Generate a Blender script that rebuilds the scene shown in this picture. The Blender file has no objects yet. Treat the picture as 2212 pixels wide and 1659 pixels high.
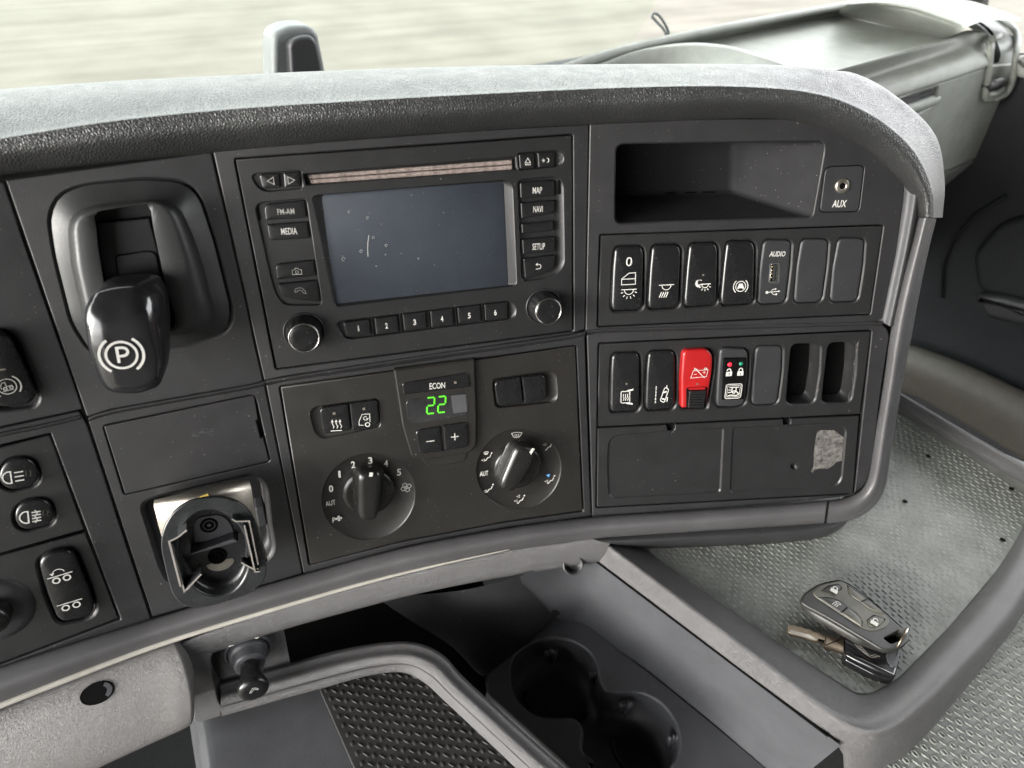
import bpy, math, random
import numpy as np
from mathutils.geometry import tessellate_polygon
from mathutils import Matrix, Vector
random.seed(7)
SC = bpy.context.scene
COL = SC.collection
from mathutils.bvhtree import BVHTree
import bmesh
def nz(v):
    v = np.array(v, float); return v/np.linalg.norm(v)
# ------------------------------------------------------------------ camera, in a gravity aligned frame (metres)
F = 1534.0; CW, CH = 2212.0, 1659.0
CAM = np.array((0, 0, 2.55))
_D = nz((194, -3461, -1534)); _X = nz((6894, 1002, -1534)); _X = nz(_X-_D*_X.dot(_D)); _U = -_D; _N = np.cross(_X, _U)
TILT = math.radians(15)
_Z = math.cos(TILT)*_U+math.sin(TILT)*_N; _Y = np.cross(_Z, _X)
R = np.array([_X, _Y, _Z])
def ray(px, py): return R @ np.array([(px-CW/2)/F, -(py-CH/2)/F, -1.0])
cd = bpy.data.cameras.new('camera'); cam = bpy.data.objects.new('camera', cd); COL.objects.link(cam)
cam.matrix_world = Matrix([list(R[0])+[0], list(R[1])+[0], list(R[2])+[CAM[2]], [0, 0, 0, 1]])
cd.sensor_width = 36; cd.lens = F/CW*36; cd.clip_start = .01; cd.clip_end = 500
cd.dof.use_dof = True; cd.dof.focus_distance = .47; cd.dof.aperture_fstop = 9.0
SC.camera = cam
# ------------------------------------------------------------------ truck axes: lateral, forward
YAW = math.radians(19)
LX = np.array((math.cos(YAW), math.sin(YAW), 0)); LY = np.array((-math.sin(YAW), math.cos(YAW), 0)); UP = np.array((0, 0, 1.))
# ------------------------------------------------------------------ world, sun, exposure
SUN_AZ = -92.0; SUN_EL = 10.0     # azimuth right of the truck's forward axis (deg), elevation
w = bpy.data.worlds.new('World'); SC.world = w; w.use_nodes = True
nt = w.node_tree; nt.nodes.clear()
sky = nt.nodes.new('ShaderNodeTexSky'); sky.sky_type = 'NISHITA'; sky.sun_disc = False
bg = nt.nodes.new('ShaderNodeBackground'); bg.inputs[1].default_value = .15
wo = nt.nodes.new('ShaderNodeOutputWorld'); hs_ = nt.nodes.new('ShaderNodeHueSaturation'); hs_.inputs['Saturation'].default_value = .14; gm_ = nt.nodes.new('ShaderNodeGamma'); gm_.inputs[1].default_value = .45; hs_.inputs["Value"].default_value = 4.8; nt.links.new(sky.outputs[0], gm_.inputs['Color']); nt.links.new(gm_.outputs[0], hs_.inputs['Color']); nt.links.new(hs_.outputs[0], bg.inputs[0]); nt.links.new(bg.outputs[0], wo.inputs[0])
az = math.radians(SUN_AZ)
sh = nz(LY*math.cos(az)+LX*math.sin(az))
sdir = nz(sh*math.cos(math.radians(SUN_EL))+UP*math.sin(math.radians(SUN_EL)))
sky.sun_elevation = math.radians(SUN_EL); sky.sun_rotation = math.atan2(sdir[0], sdir[1])
sky.air_density = 1.0; sky.dust_density = 6; sky.ozone_density = 1.0
sl = bpy.data.lights.new('sun', 'SUN'); sl.energy = .7; sl.angle = math.radians(20); sl.color = (1, .96, .89)
so = bpy.data.objects.new('sun', sl); COL.objects.link(so)
so.rotation_euler = Vector(sdir).to_track_quat('Z', 'Y').to_euler()
SC.view_settings.view_transform = 'Standard'; SC.view_settings.look = 'None'
SC.view_settings.exposure = 2.6; SC.view_settings.gamma = 1

# ------------------------------------------------------------------ materials
def ramp(n, a, b):
    m = n.new('ShaderNodeMapRange'); m.inputs[1].default_value = a; m.inputs[2].default_value = b; return m
def mat(name, base, rough=.5, bump=None, dust=0, wear=.12, metal=0, spec=.5, coat=0, emit=None, ns=38):
    """bump = (kind, scale per metre, strength, distance m)"""
    m = bpy.data.materials.new(name); m.use_nodes = True
    t = m.node_tree; n = t.nodes; L = t.links; b = n['Principled BSDF']
    b.inputs['Roughness'].default_value = rough; b.inputs['Metallic'].default_value = metal
    b.inputs['Specular IOR Level'].default_value = spec; b.inputs['Coat Weight'].default_value = coat
    if emit:
        b.inputs['Emission Color'].default_value = (*emit[0], 1); b.inputs['Emission Strength'].default_value = emit[1]
    tc = n.new('ShaderNodeTexCoord'); co = tc.outputs['Object']
    # soft large scale unevenness of tone and gloss
    no = n.new('ShaderNodeTexNoise'); no.inputs['Scale'].default_value = ns; no.inputs['Detail'].default_value = 6; no.inputs['Roughness'].default_value = .65
    L.new(co, no.inputs['Vector'])
    mr = ramp(n, .3, .7); mr.inputs[3].default_value = 1-wear; mr.inputs[4].default_value = 1+wear*1.6; L.new(no.outputs[0], mr.inputs[0])
    mx = n.new('ShaderNodeVectorMath'); mx.operation = 'SCALE'; mx.inputs[0].default_value = base; L.new(mr.outputs[0], mx.inputs[3])
    col = mx.outputs[0]
    rr = ramp(n, .25, .75); rr.inputs[3].default_value = max(0, rough-.05); rr.inputs[4].default_value = min(1, rough+.06)
    no2 = n.new('ShaderNodeTexNoise'); no2.inputs['Scale'].default_value = 95; no2.inputs['Detail'].default_value = 5; L.new(co, no2.inputs['Vector'])
    L.new(no2.outputs[0], rr.inputs[0]); L.new(rr.outputs[0], b.inputs['Roughness'])
    if dust:
        for sc_, r0, r1, gate, c in [q_ for q_ in ((260, .03, .08, .3, .22), (110, .03, .065, .62, .17), (60, .0, .06, .5, .008)) if q_[0] > 60 or dust >= .8]:
            vo = n.new('ShaderNodeTexVoronoi'); vo.inputs['Scale'].default_value = sc_; L.new(co, vo.inputs['Vector'])
            a = ramp(n, r0, r1); a.inputs[3].default_value = 1; a.inputs[4].default_value = 0; L.new(vo.outputs['Distance'], a.inputs[0])
            sp = n.new('ShaderNodeSeparateColor'); L.new(vo.outputs['Color'], sp.inputs[0])
            g = n.new('ShaderNodeMath'); g.operation = 'GREATER_THAN'; g.inputs[1].default_value = gate; L.new(sp.outputs[0], g.inputs[0])
            mu = n.new('ShaderNodeMath'); mu.operation = 'MULTIPLY'; L.new(a.outputs[0], mu.inputs[0]); L.new(g.outputs[0], mu.inputs[1])
            mu2 = n.new('ShaderNodeMath'); mu2.operation = 'MULTIPLY'; mu2.inputs[1].default_value = dust; L.new(mu.outputs[0], mu2.inputs[0])
            mm = n.new('ShaderNodeMix'); mm.data_type = 'RGBA'; L.new(mu2.outputs[0], mm.inputs[0]); L.new(col, mm.inputs[6])
            mm.inputs[7].default_value = (c, c*.94, c*.86, 1); col = mm.outputs[2]
    L.new(col, b.inputs['Base Color'])
    if bump:
        kind, s, st, d = bump
        if kind == 'leather':
            tx = n.new('ShaderNodeTexVoronoi'); tx.feature = 'DISTANCE_TO_EDGE'; tx.inputs['Scale'].default_value = s
            wn = n.new('ShaderNodeTexNoise'); wn.inputs['Scale'].default_value = s*.6; L.new(co, wn.inputs['Vector'])
            ad = n.new('ShaderNodeVectorMath'); ad.operation = 'MULTIPLY_ADD'; ad.inputs[1].default_value = (.6/s,)*3
            L.new(wn.outputs['Color'], ad.inputs[0]); L.new(co, ad.inputs[2]); L.new(ad.outputs[0], tx.inputs['Vector'])
            q = ramp(n, 0, .35); L.new(tx.outputs['Distance'], q.inputs[0]); out = q.outputs[0]
        elif kind == 'wrinkle':
            tx = n.new('ShaderNodeTexNoise'); tx.inputs['Scale'].default_value = s; tx.inputs['Detail'].default_value = 2; tx.inputs['Distortion'].default_value = 1.5
            L.new(co, tx.inputs['Vector'])
            q = n.new('ShaderNodeMath'); q.operation = 'PINGPONG'; q.inputs[1].default_value = .09; L.new(tx.outputs[0], q.inputs[0])
            q2 = n.new('ShaderNodeMath'); q2.operation = 'MULTIPLY'; q2.inputs[1].default_value = 9; L.new(q.outputs[0], q2.inputs[0]); out = q2.outputs[0]
        elif kind == 'brush':
            mp = n.new('ShaderNodeMapping'); mp.inputs['Scale'].default_value = (1, 12, 12); L.new(co, mp.inputs[0])
            tx = n.new('ShaderNodeTexNoise'); tx.inputs['Scale'].default_value = s; tx.inputs['Detail'].default_value = 4; L.new(mp.outputs[0], tx.inputs['Vector']); out = tx.outputs[0]
        else:
            tx = n.new('ShaderNodeTexNoise'); tx.inputs['Scale'].default_value = s; tx.inputs['Detail'].default_value = 3; L.new(co, tx.inputs['Vector']); out = tx.outputs[0]
        bu = n.new('ShaderNodeBump'); bu.inputs['Strength'].default_value = st; bu.inputs['Distance'].default_value = d
        L.new(out, bu.inputs['Height']); L.new(bu.outputs[0], b.inputs['Normal'])
    return m
M = {}
M['fascia'] = mat('black_soft_plastic', (.014, .0138, .0148), .5, ('noise', 1500, .35, .0002), dust=.8)
M['plate'] = mat('black_panel_plastic', (.011, .011, .0115), .44, ('noise', 1800, .25, .0002), dust=.8)
M['climate'] = mat('brown_black_plastic', (.0135, .0125, .0115), .4, ('noise', 1500, .25, .0002), dust=.9)
M['rocker'] = mat('satin_black_rocker', (.008, .008, .0085), .26, ('noise', 2500, .1, .0001), dust=.5)
M['button'] = mat('satin_black_button', (.009, .009, .0095), .3, ('noise', 2500, .1, .0001), dust=.35)
M['blank'] = mat('matt_charcoal_plastic', (.019, .0195, .021), .48, ('noise', 1800, .3, .0002), dust=.5)
M['pocket'] = mat('matt_shaded_plastic', (.009, .009, .01), .7, ('noise', 1500, .3, .0002), dust=.9, spec=.2)  # darker matt copy of the fascia plastic, painting shade into pocket and bin slope
M['deep'] = mat('dark_void_plastic', (.003, .003, .003), .8, spec=.06)
M['pad'] = mat('grained_leatherette', (.02, .0205, .0205), .4, ('leather', 620, .55, .00035), wear=.1, spec=1.0)
M['trim'] = mat('grey_trim_plastic', (.06, .059, .061), .38, ('leather', 1100, .28, .0002), dust=.25)
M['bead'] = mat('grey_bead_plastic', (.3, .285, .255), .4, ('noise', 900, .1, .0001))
M['console'] = mat('grey_console_plastic', (.068, .066, .067), .46, ('wrinkle', 560, .6, .0005), dust=.3, spec=.8)
M['knee'] = mat('beige_grey_grained_plastic', (.115, .11, .107), .46, ('wrinkle', 560, .42, .0004), dust=.3, spec=.8, wear=.06)
M['collar'] = mat('matt_lever_collar', (.02, .021, .021), .42, ('noise', 900, .2, .0002), dust=.5)
M['console_smooth'] = mat('blue_grey_smooth_plastic', (.048, .049, .053), .42, ('noise', 900, .3, .0003), dust=.3)
M['flange'] = mat('lit_flange_plastic', (.05, .05, .053), .5, ('noise', 1300, .3, .0002), dust=.2)  # lighter copy of the fascia plastic, side light painted into the flange colour
M['cup'] = mat('charcoal_insert_plastic', (.045, .046, .051), .45, ('noise', 1200, .3, .0002), dust=.5)
M['mat'] = mat('grey_rubber_mat', (.13, .137, .125), .6, ('noise', 900, .25, .0003), wear=.3, spec=.6)
M['blackmat'] = mat('black_rubber_mat', (.017, .0165, .0165), .6, ('noise', 900, .25, .0003), wear=.3, spec=.3)
M['pdash'] = mat('pale_grey_dash_plastic', (.2, .21, .19), .5, ('leather', 700, .3, .0004))
M['door'] = mat('dark_door_plastic', (.012, .0127, .0145), .6, ('noise', 300, .3, .0005), spec=.2)
M['beige'] = mat('beige_sill_plastic', (.04, .037, .031), .6, ('noise', 400, .3, .0004))
M['white'] = mat('white_print', (.46, .455, .43), .5, wear=.05)
M['dimwhite'] = mat('worn_print', (.27, .265, .25), .5, wear=.25)
M['blue'] = mat('blue_print', (.12, .35, .8), .5)
M['red'] = mat('red_plastic', (.26, .007, .008), .35, ('noise', 2000, .15, .0001), wear=.1)
M['chrome'] = mat('satin_chrome', (.5, .49, .47), .25, metal=1)
M['steel'] = mat('brushed_bracket_steel', (.42, .39, .34), .38, ('brush', 160, .35, .0003), metal=1, wear=.25)
M['brass'] = mat('worn_key_metal', (.26, .21, .155), .38, ('noise', 500, .4, .0003), metal=1, wear=.4)
M['gold'] = mat('gold_contact', (.8, .6, .25), .3, metal=1)
M['felt'] = mat('dusty_slot_felt', (.2, .165, .15), .95, ('noise', 1500, 1, .0009), wear=.35, spec=.1, ns=400)
M['gloss'] = mat('gloss_black_plastic', (.012, .012, .013), .14, ('noise', 60, .05, .0005), wear=.2, spec=1.0)
M['dish'] = mat('worn_black_dish_plastic', (.018, .019, .02), .28, ('brush', 60, .12, .0003), dust=.6, wear=.4)
M['edge'] = mat('lit_clip_edge', (.2, .185, .17), .4)  # clip wall tops paled as painted light; also the fibre colour
M['knob'] = mat('dial_knob_plastic', (.011, .0105, .010), .24, ('noise', 1300, .25, .0002), dust=.6)
M['seggreen'] = mat('green_display_segment', (.02, .2, .01), .5, emit=((.12, .75, .02), .22))
M['ledred'] = mat('red_led', (.5, .01, .02), .2, emit=((1, .02, .04), .3))
M['ledgreen'] = mat('dull_green_led', (.01, .16, .09), .2)
M['residue'] = mat('torn_sticker_residue', (.085, .08, .074), .5, ('wrinkle', 500, .9, .0006), wear=.95, ns=260)
M['lamp'] = mat('unlit_indicator', (.12, .11, .09), .4)
M['fob'] = mat('dusty_key_fob_plastic', (.016, .016, .0145), .42, ('noise', 900, .3, .0002), wear=.45)
M['fobface'] = mat('worn_fob_keypad', (.05, .048, .038), .4, ('noise', 500, .2, .0002), wear=.6)
M['outdark'] = mat('outside_dark_plastic', (.02, .02, .022), .5)
M['outgrey'] = mat('outside_grey_plastic', (.12, .13, .13), .5)
M['carpet'] = mat('black_floor_carpet', (.004, .004, .004), .9)
M['lining'] = mat('grey_cab_lining', (.07, .068, .064), .9, ('noise', 300, .3, .0005))
# screen: dusty dark touch glass, blue-grey cab reflection painted into its base colour
def screen_mat():
    m = mat('dusty_touch_screen', (.028, .033, .041), .6, None, dust=.5, wear=.1, spec=.12); return m
M['screen'] = screen_mat()
M['display'] = mat('smoked_display_window', (.02, .02, .021), .2, wear=.4, dust=.6)
def ground_mat():
    m = bpy.data.materials.new('pale_concrete_paving'); m.use_nodes = True; t = m.node_tree; n = t.nodes; L = t.links; b = n['Principled BSDF']
    tc = n.new('ShaderNodeTexCoord'); mp = n.new('ShaderNodeMapping'); mp.inputs['Rotation'].default_value = (0, 0, math.radians(-9)); L.new(tc.outputs['Object'], mp.inputs[0])
    mp2 = n.new('ShaderNodeMapping'); mp2.inputs['Scale'].default_value = (.03, 1, 1); L.new(mp.outputs[0], mp2.inputs[0])
    no = n.new('ShaderNodeTexNoise'); no.inputs['Scale'].default_value = 3.2; no.inputs['Detail'].default_value = 5; L.new(mp2.outputs[0], no.inputs['Vector'])
    no2 = n.new('ShaderNodeTexNoise'); no2.inputs['Scale'].default_value = 1.1; no2.inputs['Detail'].default_value = 8; L.new(mp.outputs[0], no2.inputs['Vector'])
    ad = n.new('ShaderNodeMath'); ad.operation = 'ADD'; L.new(no.outputs[0], ad.inputs[0]); L.new(no2.outputs[0], ad.inputs[1])
    cr = n.new('ShaderNodeValToRGB'); cr.color_ramp.elements[0].position = .38; cr.color_ramp.elements[1].position = .62
    hf = n.new('ShaderNodeMath'); hf.operation = 'MULTIPLY'; hf.inputs[1].default_value = .5; L.new(ad.outputs[0], hf.inputs[0]); L.new(hf.outputs[0], cr.inputs[0])
    cr.color_ramp.elements[0].color = (.084, .077, .06, 1); cr.color_ramp.elements[1].color = (.128, .12, .098, 1)
    L.new(cr.outputs[0], b.inputs['Base Color']); b.inputs['Roughness'].default_value = .9
    bu = n.new('ShaderNodeBump'); bu.inputs['Strength'].default_value = .3; L.new(no2.outputs[0], bu.inputs['Height']); L.new(bu.outputs[0], b.inputs['Normal'])
    return m
M['ground'] = ground_mat()
def glass_mat():
    m = bpy.data.materials.new('windscreen_glass'); m.use_nodes = True; t = m.node_tree; n = t.nodes; L = t.links; n.clear()
    o = n.new('ShaderNodeOutputMaterial'); tr = n.new('ShaderNodeBsdfTransparent'); tr.inputs[0].default_value = (.93, .98, .935, 1)
    gl = n.new('ShaderNodeBsdfGlossy'); gl.inputs['Roughness'].default_value = .02
    fr = n.new('ShaderNodeFresnel'); fr.inputs[0].default_value = 1.2
    mx = n.new('ShaderNodeMixShader'); L.new(fr.outputs[0], mx.inputs[0]); L.new(tr.outputs[0], mx.inputs[1]); L.new(gl.outputs[0], mx.inputs[2])
    di = n.new('ShaderNodeBsdfDiffuse'); di.inputs[0].default_value = (.8, .82, .78, 1)
    tc = n.new('ShaderNodeTexCoord'); no = n.new('ShaderNodeTexNoise'); no.inputs['Scale'].default_value = 5; no.inputs['Detail'].default_value = 7; L.new(tc.outputs['Object'], no.inputs['Vector'])
    mr = ramp(n, .45, .8); mr.inputs[4].default_value = .03; L.new(no.outputs[0], mr.inputs[0])
    m2 = n.new('ShaderNodeMixShader'); L.new(mr.outputs[0], m2.inputs[0]); L.new(mx.outputs[0], m2.inputs[1]); L.new(di.outputs[0], m2.inputs[2]); L.new(m2.outputs[0], o.inputs[0])
    return m
M['glass'] = glass_mat()

# ------------------------------------------------------------------ planes of the dashboard
class Plane:
    def __init__(s, p, x, n):
        s.p = np.array(p, float); s.x = nz(x); s.n = nz(n); s.u = np.cross(s.n, s.x)
    def pt(s, px, py, h=0):
        r = ray(px, py); return CAM+r*(((s.p-CAM).dot(s.n)+h)/r.dot(s.n))
    def st(s, P): d = P-s.p; return np.array((d.dot(s.x), d.dot(s.u)))
    def w(s, a, b, h=0): return s.p+s.x*a+s.u*b+s.n*h
Xw, Uw, Nw = R@_X, R@_U, R@_N
def facet(ang, p):
    a = math.radians(ang); return Plane(p, math.cos(a)*Xw-math.sin(a)*Nw, math.sin(a)*Xw+math.cos(a)*Nw)
FC = facet(0, CAM+ray(900, 750)*.45)
FD = facet(-8.2, FC.pt(1268, 720))
FB = facet(7, FC.pt(568, 828))
FA = facet(14.4, FB.pt(187, 912))
def S(px, py, h=0):           # the faceted dash surface, offset h towards the driver
    return min((f.pt(px, py, h) for f in (FA, FB, FC, FD)), key=lambda q: np.linalg.norm(q-CAM))
def NS(px, py):
    ps = [(np.linalg.norm(f.pt(px, py)-CAM), i) for i, f in enumerate((FA, FB, FC, FD))]; return (FA, FB, FC, FD)[min(ps)[1]].n
def HP(z): return Plane((0, 0, CAM[2]-z), (1, 0, 0), (0, 0, 1))       # horizontal plane z metres below the eye
def H(px, py, z): return HP(z).pt(px, py)
# pixel windows of close-up studies -> photo coordinates
def win(x0, y0, sw, ow):
    k = sw/ow
    def f(*pts):
        r = [((x0+p[0]*k)/1.8517, (y0+p[1]*k)/1.8517)+tuple(p[2:]) for p in pts]
        return r if len(r) > 1 else r[0]
    f.k = k/1.8517
    return f
Z1 = win(0, 500, 1100, 1659); Z2 = win(900, 500, 1500, 2212); Z3 = win(2300, 400, 1500, 2212); Z4 = win(2300, 1200, 1500, 2212)
Z5 = win(1000, 1300, 1500, 2212); Z6 = win(0, 1500, 1200, 1659); Z7 = win(600, 2100, 2000, 2212); Z8 = win(2300, 2000, 1796, 2212)
ZA = win(0, 0, 2048, 2212); ZB = win(2300, 0, 1796, 2212); ZC = win(3400, 600, 696, 722); ZD = win(3100, 2250, 600, 1659)
ZE = win(550, 1850, 700, 1787); ZF = win(0, 2400, 1400, 2212); ZG = win(0, 1200, 500, 1185); ZH = win(3500, 0, 596, 1648)
ZI = win(2400, 900, 1200, 2212); ZJ = win(2400, 1350, 1200, 2212); ZK = win(700, 2500, 500, 2074)

# ------------------------------------------------------------------ mesh helpers
class MB:
    def __init__(s): s.v = []; s.f = []; s.mi = []
    def add(s, vs, fs, mi=0):
        o = len(s.v); s.v += [tuple(x) for x in vs]; s.f += [tuple(o+i for i in q) for q in fs]; s.mi += [mi]*len(fs)
    def loft(s, rings, closed=True, cap0=False, cap1=False, flip=False):
        n = len(rings[0]); vs = [p for r in rings for p in r]; fs = []
        for k in range(len(rings)-1):
            for i in range(n if closed else n-1):
                j = (i+1) % n; q = (k*n+i, k*n+j, (k+1)*n+j, (k+1)*n+i); fs.append(q[::-1] if flip else q)
        if cap0: fs.append(tuple(range(n-1, -1, -1)) if not flip else tuple(range(n)))
        if cap1:
            b = (len(rings)-1)*n; fs.append(tuple(b+i for i in range(n)) if not flip else tuple(b+i for i in range(n-1, -1, -1)))
        s.add(vs, fs)
def mk(name, mb, m, parent=None, smooth=True, label=None, cat=None, group=None, kind=None, wn=True, recalc=False):
    V_ = np.array(mb.v); c = (V_.min(0)+V_.max(0))/2
    if parent is None: c[2] = V_[:, 2].min()
    me = bpy.data.meshes.new(name); me.from_pydata((V_-c).tolist(), [], mb.f); me.validate()
    if recalc:
        b_ = bmesh.new(); b_.from_mesh(me); bmesh.ops.remove_doubles(b_, verts=b_.verts, dist=1e-5); bmesh.ops.recalc_face_normals(b_, faces=b_.faces); b_.to_mesh(me); b_.free()
    for q in (m if isinstance(m, (list, tuple)) else [m]): me.materials.append(M[q] if isinstance(q, str) else q)
    if len(me.materials) > 1 and len(mb.mi) == len(me.polygons): me.polygons.foreach_set('material_index', mb.mi)
    if smooth: me.polygons.foreach_set('use_smooth', [True]*len(me.polygons))
    o = bpy.data.objects.new(name, me); COL.objects.link(o)
    if parent is not None: o.parent = parent; o.location = c-wloc(parent)
    else: o.location = c
    o['_w'] = list(map(float, c))
    if smooth and wn:
        md = o.modifiers.new('wn', 'WEIGHTED_NORMAL'); md.keep_sharp = True
    tag(o, label, cat, group, kind); return o
def wloc(o): return np.array(o['_w'])
def tag(o, label=None, cat=None, group=None, kind=None):
    for k, v_ in (('label', label), ('category', cat), ('group', group), ('kind', kind)):
        if v_: o[k] = v_
def thing(name, label, cat, loc, group=None):
    o = bpy.data.objects.new(name, None); COL.objects.link(o); o.empty_display_size = .01; o.location = loc; o['_w'] = list(map(float, loc)); tag(o, label, cat, group); return o
def rp(pts, r=0, seg=5):
    """round the corners of a pixel polygon; a point may carry its own radius"""
    out = []; n = len(pts)
    for i in range(n):
        p = np.array(pts[i][:2], float); rr = pts[i][2] if len(pts[i]) > 2 else r
        a = np.array(pts[i-1][:2], float); b = np.array(pts[(i+1) % n][:2], float)
        la, lb = np.linalg.norm(a-p), np.linalg.norm(b-p); d = min(rr, .48*la, .48*lb)
        if d <= 0: out.append(tuple(p)); continue
        A = p+(a-p)/la*d; B = p+(b-p)/lb*d
        for k in range(seg+1):
            t = k/seg; q = (1-t)**2*A+2*t*(1-t)*(p*.85+(A+B)/2*.15)+t*t*B; out.append(tuple(q))
    return out
def cr(pts, n=6, closed=False):
    """Catmull-Rom through points"""
    P = [np.array(p, float) for p in pts]; out = []; m = len(P)
    for i in range(m if closed else m-1):
        p0 = P[i-1] if (i or closed) else 2*P[0]-P[1]; p1 = P[i]; p2 = P[(i+1) % m]
        p3 = P[(i+2) % m] if (closed or i+2 < m) else 2*P[-1]-P[-2]
        for k in range(n):
            t = k/n; out.append(.5*((2*p1)+(-p0+p2)*t+(2*p0-5*p1+4*p2-p3)*t*t+(-p0+3*p1-3*p2+p3)*t**3))
    if not closed: out.append(P[-1])
    return out
def mid(a, b, k): return [(p[0]*(1-k)+q[0]*k, p[1]*(1-k)+q[1]*k) for p, q in zip(a, b)]
def ccw(p):
    a = sum(p[i-1][0]*p[i][1]-p[i][0]*p[i-1][1] for i in range(len(p))); return p if a > 0 else p[::-1]
def off(p, d):
    """offset a ccw polygon inward by d (metres)"""
    n = len(p); out = []
    for i in range(n):
        a = np.array(p[i])-np.array(p[i-1]); b = np.array(p[(i+1) % n])-np.array(p[i])
        la, lb = np.linalg.norm(a), np.linalg.norm(b)
        if la < 1e-9: a = b; la = lb
        if lb < 1e-9: b = a; lb = la
        na = np.array((-a[1], a[0]))/la; nb = np.array((-b[1], b[0]))/lb; m = na+nb; mm = m.dot(m)
        m = m/max(mm, .6)*2 if mm > 1e-9 else na
        out.append(np.array(p[i])+m*d)
    return out
def proj(pl, outline, h): return ccw([tuple(pl.st(pl.pt(x, y, h))) for x, y in [q[:2] for q in outline]])
def W(pl, p2, h, hf=None): return [pl.w(a, b, h+(hf(a, b) if hf else 0)) for a, b in p2]
def solid(pl, outline, h0, h1, b=.0006, seg=3, crown=0, hf=None, flare=0, mb=None, st=None):
    mb = mb or MB(); p = st if st is not None else proj(pl, outline, h1)
    rings = [W(pl, off(p, -flare), h0), W(pl, p, h1-b, hf)]
    for k in range(1, seg+1):
        t = math.pi/2*k/seg; rings.append(W(pl, off(p, b*(1-math.cos(t))), h1-b+b*math.sin(t), hf))
    if crown:
        q = off(p, b); c = np.mean(q, axis=0)
        for s_ in (.85, .65, .45, .25, .08): rings.append(W(pl, [c+(np.array(a)-c)*s_ for a in q], h1+crown*(1-s_*s_), hf))
        mb.loft(rings, cap1=True)
    elif hf:
        mb.loft(rings, cap1=True)
    else: mb.loft(rings, cap1=True)
    return mb
def panel(pl, outer, holes, h=0, thick=.006, b=.0007, mb=None, seg=2):
    """flat panel with rounded border and holes; hole = (outline, depth, bevel, floor_outline or None, cap)"""
    mb = mb or MB(); p = proj(pl, outer, h)
    rings = [W(pl, p, h-thick), W(pl, p, h-b)]
    for k in range(1, seg+1):
        t = math.pi/2*k/seg; last = off(p, b*(1-math.cos(t))); rings.append(W(pl, last, h-b+b*math.sin(t)))
    mb.loft(rings)
    loops = [last]
    for hl in holes:
        o, dep, bb, flo, cap = (list(hl)+[None]*5)[:5]
        if bb is None: bb = b
        q = proj(pl, o, h); top = off(q, -bb); loops.append(top); rr = [W(pl, top, h)]
        for k in range(1, 3):
            t = math.pi/2*k/2; rr.append(W(pl, off(q, -bb*(1-math.sin(t))), h-bb*(1-math.cos(t))))
        if flo is None: fl = q
        elif isinstance(flo, float): fl = off(q, flo)
        else: fl = proj(pl, flo, h-dep)
        if len(fl) == len(q):
            k0 = min(range(len(fl)), key=lambda k: sum((fl[(i+k) % len(fl)][0]-q[i][0])**2+(fl[(i+k) % len(fl)][1]-q[i][1])**2 for i in range(0, len(q), 3)))
            fl = fl[k0:]+fl[:k0]
        rr.append(W(pl, fl, h-dep))
        mb.loft(rr, cap1=bool(cap), flip=False)
    pts = [q for l in loops for q in l]
    tri = tessellate_polygon([[Vector((a, b_, 0)) for a, b_ in l] for l in loops])
    fs = []
    for t in tri:
        a, b_, c = (pts[i] for i in t); ar = (b_[0]-a[0])*(c[1]-a[1])-(c[0]-a[0])*(b_[1]-a[1])
        if abs(ar) > 1e-14: fs.append(tuple(t) if ar > 0 else tuple(t)[::-1])
    mb.add(W(pl, pts, h), fs); return mb
def rails(rs, nu=6, nv=4, closed=False):
    """surface through a list of rails (each a list of 3-D points), smooth both ways"""
    A = [cr(r, nu) for r in rs]; cols = list(zip(*A)); B = [cr(c, nv) for c in cols]
    mb = MB(); mb.loft(B, closed=False); return mb
def tube(path, rad, n=10, cap=True, mb=None):
    mb = mb or MB(); P = [np.array(p, float) for p in path]; rings = []; ref = None
    for i, p in enumerate(P):
        t = nz(P[min(i+1, len(P)-1)]-P[max(i-1, 0)])
        if ref is None: ref = nz(np.cross(t, (.3, .2, .9)))
        a = nz(ref-t*ref.dot(t)); ref = a; b = np.cross(t, a); r = rad[i] if hasattr(rad, '__len__') else rad
        rings.append([p+(a*math.cos(k*2*math.pi/n)+b*math.sin(k*2*math.pi/n))*r for k in range(n)])
    mb.loft(rings, cap0=cap, cap1=cap); return mb
def lathe(P0, ax, prof, n=48, mb=None, ripple=None, cap=True):
    """profile of (distance along axis, radius)"""
    mb = mb or MB(); ax = nz(ax); a = nz(np.cross(ax, (.1, 1, .3))); b = np.cross(ax, a); rings = []
    for d, r in prof:
        rings.append([P0+ax*d+(a*math.cos(2*math.pi*k/n)+b*math.sin(2*math.pi*k/n))*(r*(1+(ripple(k, d) if ripple else 0))) for k in range(n)])
    mb.loft(rings, cap1=cap); return mb
def ell(cx, cy, rx, ry=None, n=36, rot=0):
    ry = ry or rx; c, s_ = math.cos(rot), math.sin(rot)
    return [(cx+rx*math.cos(2*math.pi*k/n)*c-ry*math.sin(2*math.pi*k/n)*s_, cy+rx*math.cos(2*math.pi*k/n)*s_+ry*math.sin(2*math.pi*k/n)*c) for k in range(n)]
def circ(pl, px, py, h, r, n=40):       # true circle on a plane, as metres, around a pixel
    c = pl.st(pl.pt(px, py, h)); return [(c[0]+r*math.cos(2*math.pi*k/n), c[1]+r*math.sin(2*math.pi*k/n)) for k in range(n)]
def metre(pl, px, py, h, d):            # length on the plane that shows as d pixels there (vertical direction)
    return np.linalg.norm(pl.pt(px, py-d/2, h)-pl.pt(px, py+d/2, h))
def metreh(pl, px, py, h, d): return np.linalg.norm(pl.pt(px-d/2, py, h)-pl.pt(px+d/2, py, h))
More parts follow.
